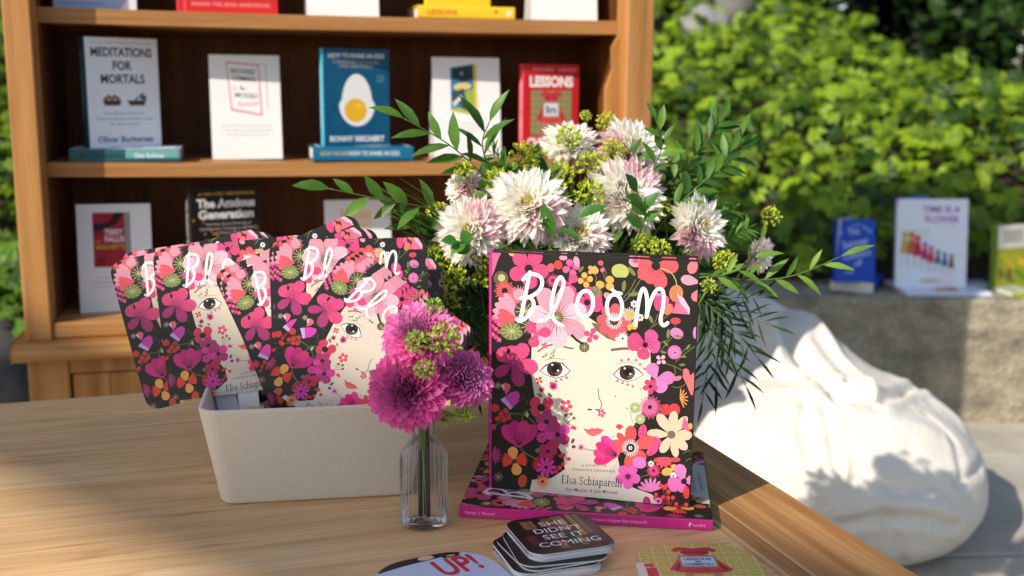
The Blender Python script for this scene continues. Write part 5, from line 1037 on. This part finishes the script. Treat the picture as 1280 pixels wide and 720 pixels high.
# --- white dahlias
TWp = petal_tpl(.28, .40, .16, True)
def whitec(ang, wdt, amt=.8):
    def f(t, th, g):
        c = np.array(S(255, 252, 243)) * g.uniform(.97, 1.0)
        if t < .10: c = c * .35 + np.array(S(226, 210, 110)) * .65
        k = math.cos(th - ang)
        if k > 1 - wdt and t > .3: c = c * (1 - amt * .8) + np.array(S(246, 170, 204)) * amt * .8 * g.uniform(.8, 1.1)
        elif g.uniform() < .08 and t > .5: c = c * .6 + np.array(S(244, 180, 206)) * .4
        return np.clip(c, 0, 1)
    return f
WG = 'white dahlias in the large bouquet'
for lab, q, d, px_d, amt, ang in (('largest white dahlia, facing us in the centre of the bouquet', (661, 261, 1.43), (-.15, -.80, .50), 96, .6, .3), ('white dahlia at the lower left of the bouquet with a pink lower petal', (590, 290, 1.42), (-.35, -.85, .32), 84, .7, 6.0), ('white dahlia just above the upright book with a green leaf across it', (722, 297, 1.44), (.1, -.72, .62), 78, .3, 1.), ('small blush dahlia at the upper left among the leaves', (580, 234, 1.50), (-.5, -.6, .55), 46, .9, 2.), ('pale dahlia at the top of the bouquet before the red paperback', (712, 184, 1.60), (-.1, -.5, .8), 66, .5, 3.), ('pink streaked dahlia highest on the right, beside the shelf upright', (788, 193, 1.56), (.35, -.62, .66), 82, 1., 2.6), ('large pink flushed dahlia below the highest one on the right', (782, 246, 1.50), (.30, -.82, .42), 92, 1., 3.2), ('white dahlia at the right end above the corner of the book', (868, 286, 1.50), (.55, -.75, .34), 76, .9, 2.8), ('small greyish dahlia in shade at the far right of the bouquet', (946, 318, 1.58), (.6, -.7, -.1), 44, .4, 1.), ('blush dahlia half hidden between the top blooms', (742, 208, 1.60), (.1, -.6, .7), 52, 1., 4.)):
    P = at(*q); rad = px_d / 2 / CAM_F * q[2] * 1.06
    dahlia(lab, WG, base_in_pot(), P, d, rad, 400 if px_d > 60 else 240, TWp, whitec(ang, .38 if amt > .6 else .2, amt * .55), S(70, 96, 40), jit=.09, ragged=.09, spread=(.05, 1.75))
# --- yellow green sprigs
bt = petal_tpl(.7, .3, .2, False)
def sprig(label, group, base, P, size, d=(0, -.4, .9), n=26, c0=(180, 204, 54), c1=(238, 234, 96), nm='green_sprig', via=None):
    base = Vector(base); P = Vector(P); r = empty(nm, Matrix.Translation(base)); tag(r, label, 'green sprig', group)
    k = n; ph = np.arccos(1 - 1.35 * (np.arange(k) + .5) / k); th = np.arange(k) * 2.39996; D = np.stack([np.sin(ph) * np.cos(th), np.sin(ph) * np.sin(th), np.cos(ph)], 1)
    pos = []; X = []
    for j in range(k):
        for b in range(5):
            pos.append(D[j] * size * rg.uniform(.7, 1.)); v = D[j] + rg.normal(0, .75, 3); X.append(v / np.linalg.norm(v))
    pos = np.array(pos); X = np.array(X); A = rg.normal(0, 1, X.shape); Z = A - (A * X).sum(1)[:, None] * X; Z /= np.linalg.norm(Z, axis=1)[:, None]; mix_ = rg.uniform(0, 1, len(pos))[:, None]
    o = scatter('flower_head', bt[0], bt[1], pos, X, np.cross(Z, X), Z, rg.uniform(.22, .38, len(pos)) * size, np.array(S(*c0))[None] * (1 - mix_) + np.array(S(*c1))[None] * mix_, [M_leaf]); o.parent = r; o.matrix_local = Matrix.Translation(-base) @ frame(P, d)
    dn = Vector(d).normalized(); m = MB(); c = P - dn * size * .9 - base; col = S(128, 150, 60)
    if via is None: m.tube(bez(Vector((0, 0, 0)), c - dn * c.length * .35, c), .0011, 5, col)
    else: v_ = Vector(via) - base; m.tube([Vector((0, 0, 0)), v_ * .5] + bez(v_, v_ + Vector((0, 0, .02)), c, 6), .0009, 5, col)
    for j in range(0, k, 2): m.tube([c, (frame(P, d) @ Vector(D[j] * size * .8)) - base], .0006, 4, col)
    m.build('stem', [M_stem], r); return r
SG = 'yellow green sprigs in the bouquet'
for lab, q, s in (('yellow green sprig highest of all, near the shelf upright', (757, 152, 1.6), .013), ('small green sprig just left of the highest one', (732, 145, 1.62), .008), ('green flower sprig lying over the top pale dahlia', (711, 172, 1.56), .017), ('green sprig between the pink flushed dahlias', (737, 243, 1.46), .019), ('green sprig over the pink streaked dahlia', (767, 189, 1.52), .016), ('yellow sprig in the middle below the red paperback', (738, 206, 1.54), .018), ('bright sprig at the left above the small blush dahlia', (580, 213, 1.46), .012), ('green sprig under the lower left white dahlia', (568, 350, 1.40), .017), ('light green sprig left of the lower left dahlia', (545, 325, 1.43), .019), ('sprig tucked above the largest white dahlia', (655, 196, 1.52), .020), ('yellow sprig just behind the right top corner of the book', (825, 312, 1.40), .013), ('green bud cluster right of the yellow one behind the book', (806, 305, 1.42), .014), ('open green sprig at the far right above the greyish dahlia', (963, 271, 1.58), .014), ('fresh green sprig beside the right dahlia', (886, 358, 1.40), .010), ('lime sprig in the centre left of the pink flushed dahlia', (700, 222, 1.52), .020), ('lime sprig between the two left dahlias', (603, 322, 1.40), .013)):
    sprig(lab, SG, base_in_pot(), at(*q), s, (rg.normal(0, .2), -.55, .8))
for lab, q, s in (('lime sprig at the left edge above the dark fronds', (548, 268, 1.46), .017), ('lime sprig just above the small blush dahlia and white card foot', (622, 226, 1.48), .017), ('lime sprig low at the left beside the fans', (560, 382, 1.42), .018), ('yellow green sprig behind the left top corner of the upright book', (607, 345, 1.43), .015), ('light sprig near the top left before the red paperback', (668, 200, 1.56), .017), ('lime sprig right of the large pink flushed dahlia', (826, 262, 1.5), .015), ('small lime sprig among the tall right branches', (850, 236, 1.55), .012), ('lime sprig under the right dahlia beside the book corner', (905, 326, 1.46), .014)):
    sprig(lab, SG, base_in_pot(), at(*q), s, (rg.normal(0, .2), -.55, .8))
for lab, q, s in (('green sprig above the pink dahlias, before the fan edge', (543, 385, 1.16), .0085), ('larger green sprig on the right of the highest pink dahlia', (556, 424, 1.115), .0135), ('green sprig at the heart of the highest pink dahlia', (521, 428, 1.110), .0095), ('little green sprig between the three pink dahlias', (531, 462, 1.105), .0085), ('green sprig hanging below the right pink dahlia', (581, 516, 1.140), .0085), ('lowest green sprig beside the bottle neck', (556, 522, 1.15), .0065)):
    sprig(lab, 'green sprigs in the glass bottle', (VX + rg.uniform(-.004, .004), VY + rg.uniform(-.004, .004), TZ + .0095), at(*q), s * 1.2, (.2, -.6, .7), 26, (140, 180, 56), (190, 214, 90), via=(VX + rg.uniform(-.006, .006), VY + rg.uniform(-.006, .006), TZ + .119))
# --- leafy branches
lt = {}
def place_leaf(m, P, d, up, L, W, col, bend=.25):
    k = (round(W, 3), round(bend, 2))
    if k not in lt: lt[k] = leaflet(1, W, 0, bend)
    d = d.normalized(); s = d.cross(up)
    if s.length < 1e-3: s = d.cross(Vector((1, 0, .1)))
    s.normalize(); n = s.cross(d); v, f = lt[k]
    m.add([P + (d * a + s * b + n * c) * L for a, b, c in v], f, col, 0, True)
rl = random.Random(31)
def branch(label, group, pts, n, L, W, c0=(52, 92, 30), c1=(104, 146, 52), name='leafy_branch', start=.25, splay=.9, tip=True, r0=.0016, cat='leafy branch', droop=0.):
    base = Vector(pts[0]); r = empty(name, Matrix.Translation(base)); tag(r, label, cat, group); q = [Vector(p) - base for p in pts]; pp = []
    k = len(q)
    for i in range(k - 1):
        p0, p1, p2, p3 = q[max(i - 1, 0)], q[i], q[i + 1], q[min(i + 2, k - 1)]
        for j in range(6):
            t = j / 6; pp.append(.5 * ((2 * p1) + (p2 - p0) * t + (2 * p0 - 5 * p1 + 4 * p2 - p3) * t * t + (3 * p1 - p0 - 3 * p2 + p3) * t ** 3))
    pp.append(q[-1]); stem_part(r, pp, r0, r0 * .45, S(84, 104, 46)); m = MB()
    for i in range(n):
        t = start + (1 - start) * (i + (1 if tip and i == n - 1 else 0)) / n; x = min(t, .999) * (len(pp) - 1); j = int(x); P = pp[j].lerp(pp[j + 1], x - j); tan = (pp[j + 1] - pp[j]).normalized()
        side = tan.cross(Vector((rl.uniform(-.3, .3), -1, rl.uniform(-.2, .5)))).normalized() * (1 if i % 2 else -1)
        d = tan + side * splay * rl.uniform(.7, 1.25) + Vector((rl.uniform(-.25, .25), rl.uniform(-.35, .15), rl.uniform(-.2, .25) - droop))
        if tip and i == n - 1: d = tan
        k_ = rl.random(); col = tuple(S(*c0)[z] * (1 - k_) + S(*c1)[z] * k_ for z in range(3))
        place_leaf(m, P, d, Vector((rl.uniform(-.6, .6), -.7, .7)), L * rl.uniform(.75, 1.15), W * rl.choice((.9, 1.0, 1.1)), col, rl.choice((.1, .2, .3)))
    m.build('foliage', [M_leaf], r); return r
LG = 'leafy branches in the bouquet'
def B(*pts): return [base_in_pot(), MOUTH + Vector((rl.uniform(-.04, .04), -.02, .02))] + [at(*p) for p in pts]
branch('leafy branch reaching up left across the white card', LG, B((640, 260, 1.50), (600, 215, 1.48), (560, 180, 1.45), (505, 148, 1.43)), 9, .048, .30, start=.62)
branch('leafy branch reaching far left before the lowest shelf', LG, B((610, 290, 1.48), (540, 262, 1.42), (480, 250, 1.38), (412, 236, 1.36)), 9, .042, .36, start=.55)
branch('leafy spray rising before the white card', LG, B((650, 260, 1.52), (615, 215, 1.50), (603, 180, 1.48), (612, 152, 1.47)), 6, .052, .26, start=.66)
branch('tall leafy branch rising right of the top dahlias', LG, B((800, 270, 1.52), (850, 215, 1.54), (885, 175, 1.56), (900, 150, 1.57)), 16, .042, .30, start=.5)
branch('dense leafy branch spreading right towards the sunlit plants', LG, B((810, 280, 1.54), (870, 230, 1.57), (915, 200, 1.6), (928, 168, 1.62)), 15, .040, .30, start=.5)
branch('leafy branch to the right with pale undersides', LG, B((820, 290, 1.50), (865, 240, 1.50), (895, 215, 1.51), (912, 190, 1.52)), 14, .038, .32, start=.5)
branch('low leafy branch reaching far right over the beanbag', LG, B((860, 345, 1.46), (930, 350, 1.45), (990, 345, 1.43), (1052, 320, 1.42)), 11, .040, .24, (84, 124, 40), (136, 170, 70), start=.5)
branch('leafy spray at the right below the greyish dahlia', LG, B((860, 350, 1.44), (900, 345, 1.43), (935, 330, 1.42), (950, 300, 1.42)), 7, .036, .28, (84, 124, 40), (136, 170, 70), start=.5)
branch('branch with broad oval leaves before the pink flushed dahlia', LG, B((790, 310, 1.42), (802, 285, 1.40), (806, 262, 1.39), (796, 240, 1.38)), 6, .034, .62, (50, 96, 34), (90, 136, 56), start=.6)
branch('branch with broad leaves crossing the dahlia above the book', LG, B((680, 320, 1.42), (684, 306, 1.40), (695, 290, 1.39), (722, 272, 1.38)), 3, .040, .46, (62, 116, 40), (90, 146, 56), start=.75)
branch('small round leaved stem before the lower left dahlia', LG, B((600, 330, 1.40), (596, 315, 1.38), (585, 305, 1.375), (572, 302, 1.37)), 4, .020, .8, (62, 116, 40), (90, 146, 56), start=.7)
branch('leafy stem between top dahlias and shelf upright', LG, B((800, 260, 1.5), (815, 215, 1.5), (828, 180, 1.5), (820, 150, 1.5)), 9, .036, .34, start=.55)
branch('dark leafy stem at the left edge of the bouquet', LG, B((600, 330, 1.5), (560, 320, 1.46), (520, 290, 1.43), (492, 262, 1.42)), 11, .042, .30, (34, 70, 22), (74, 116, 40), start=.4)
# --- grassy blades and dark needles
def blades(label, group, tips, base, L0, wd=.05, c0=(34, 62, 20), c1=(84, 122, 40), name='grassy_spray', mid=(0, 0, .03), nb=3):
    r = empty(name, Matrix.Translation(base)); tag(r, label, 'grassy spray', group); m = MB(); b0 = Vector((0, 0, 0))
    for tp in tips:
        for q in range(nb):
            e = tp + Vector((rl.gauss(0, .012), rl.gauss(0, .015), rl.gauss(0, .012))) - base; k = rl.random(); col = tuple(S(*c0)[z] * (1 - k) + S(*c1)[z] * k for z in range(3))
            c = e * .55 + Vector(mid) * rl.uniform(.5, 1.5); pts = bez(b0, c, e, 8); vs = []; h = rl.uniform(.7, 1.2) * wd * .04
            for i, p in enumerate(pts):
                t = (pts[min(i + 1, 7)] - pts[max(i - 1, 0)]).normalized(); s = t.cross(Vector((.2, -1, .3))).normalized(); f = h * (1 - .9 * (i / 7) ** 2); vs += [p - s * f, p + s * f + Vector((0, .0003, 0))]
            m.add(vs, [(2 * i, 2 * i + 1, 2 * i + 3, 2 * i + 2) for i in range(7)], col, 0, True)
    m.build('foliage', [M_leaf], r); return r
blades('grassy green spray fanning out left towards the lowest shelf', None, [at(488 + i * 2, 236 + i * 9, 1.42) for i in range(9)], MOUTH + Vector((-.04, -.03, 0)), .2, .06, (50, 92, 26), (110, 150, 50), nb=3)
def needles(label, group, pts, n, L, c0, c1, wide=.075, droop=.25, dens=1.):
    wide *= 1.5; L *= .9
    return branch(label, group, pts, n, L, wide, c0, c1, 'fern_frond', .35, 1.1, True, .0013, 'fern frond', droop)
FG2 = 'dark fern fronds hanging from the bouquet'; LABF = 'dark narrow leaved frond hanging from the bouquet'
for i, (a_, b_) in enumerate((((570, 400, 1.42), (590, 478, 1.38)), ((560, 380, 1.42), (566, 455, 1.38)), ((590, 400, 1.42), (606, 450, 1.4)), ((550, 350, 1.44), (535, 420, 1.4)), ((540, 340, 1.45), (512, 380, 1.42)), ((580, 360, 1.44), (580, 430, 1.4)), ((600, 350, 1.45), (610, 420, 1.42)), ((530, 300, 1.46), (495, 340, 1.43)), ((560, 330, 1.5), (552, 400, 1.5)), ((610, 340, 1.5), (590, 400, 1.5)))):
    p0 = base_in_pot(); needles(LABF + ', left side', FG2, [p0, MOUTH, at(600, 320 + i * 3, 1.47), at(*a_), at(*b_)], 30, .046, (24, 48, 16), (58, 92, 32))
for i, (a_, b_) in enumerate((((890, 400, 1.47), (932, 482, 1.43)), ((905, 385, 1.47), (960, 405, 1.44)), ((890, 410, 1.46), (895, 480, 1.42)), ((900, 395, 1.47), (945, 445, 1.43)), ((885, 380, 1.47), (925, 420, 1.44)), ((885, 420, 1.46), (878, 500, 1.43)), ((880, 370, 1.5), (910, 440, 1.47)), ((895, 372, 1.48), (955, 372, 1.45)))):
    p0 = base_in_pot(); needles(LABF + ', right side', FG2, [p0, MOUTH, at(850, 352 + i * 3, 1.5), at(*a_), at(*b_)], 26, .044, (20, 44, 18), (50, 84, 34))
for lab, q in (('feathery bright fern in the middle, left of the pink flushed dahlia', ((700, 290, 1.52), (700, 250, 1.51), (690, 215, 1.5))), ('feathery fern behind the largest white dahlia', ((660, 270, 1.55), (640, 220, 1.54), (615, 192, 1.53))), ('feathery light fern at the right before the planting', ((850, 320, 1.52), (885, 290, 1.53), (915, 262, 1.54))), ('second feathery light fern right of the last dahlia', ((860, 330, 1.52), (900, 305, 1.53), (935, 285, 1.54)))):
    branch(lab, 'feathery ferns in the bouquet', B(*q), 130, .020, .12, (62, 110, 36), (130, 176, 66), 'feathery_fern', .42, 1.3, True, .0012, 'fern frond')
# filler stems so that the middle of the bouquet is full of green
for i in range(74):
    a = 2 * math.pi * rl.random(); e = rl.uniform(.3, 1); x = 735 + 190 * e * math.cos(a) * (1.0 if math.cos(a) < 0 else .95); y = 300 + 110 * e * math.sin(a) * (1 if math.sin(a) < 0 else (1.2 if x < 650 else .7)); Y = rl.uniform(1.52, 1.68)
    if i >= 60: x = rl.uniform(488, 608); y = rl.uniform(330, 450); Y = rl.uniform(1.47, 1.62)
    branch('short leafy filler stem deep inside the bouquet', 'filler stems inside the bouquet', [base_in_pot(), MOUTH, MOUTH.lerp(at(x, y, Y), .6) + Vector((0, 0, .02)), at(x, y, Y)], 19, .040, .42, (40, 76, 26), (100, 140, 52), start=.3)

# ================================================================ unseen beam on posts behind the camera, added and shaped to shade the near table
PD = 7.0; rt = Vector((math.cos(SUN_AZ), -math.sin(SUN_AZ), 0)); upv = rt.cross(sundir); upv = upv if upv.z > 0 else -upv
hz = Vector((math.sin(SUN_AZ), math.cos(SUN_AZ), 0))
def sun_point(a, b):                        # the point PD metres up the sun's ray with offsets a, b across it
    return rt * a + upv * b - sundir * PD
c_ = sun_point(-1.2, .93); pz = [c_.z + (b - .93) / math.cos(SUN_EL) for b in (.800, 1.042)]; PG = Matrix.Translation((c_.x, c_.y, 0)) @ Matrix.Rotation(-SUN_AZ, 4, 'Z')
pg = empty('shade_beam', PG); tag(pg, 'unseen wooden beam on two posts, added on the sunny side to shade the table', 'shade_beam')
m = MB(); m.box((-2.1, -.03, -(pz[1] - pz[0]) / 2), (2.6, .03, (pz[1] - pz[0]) / 2)); bo_ = m.build('beam', [M_post], pg, bevel=.004); bo_.location = (0, 0, (pz[0] + pz[1]) / 2); bo_.rotation_euler = (0, -R(3.5), 0)
for x in (-2.0, 2.5):
    m = MB(); m.box((x - .05, -.10, -.04), (x + .05, -.031, pz[0])); m.build('post', [M_post], pg, bevel=.004)
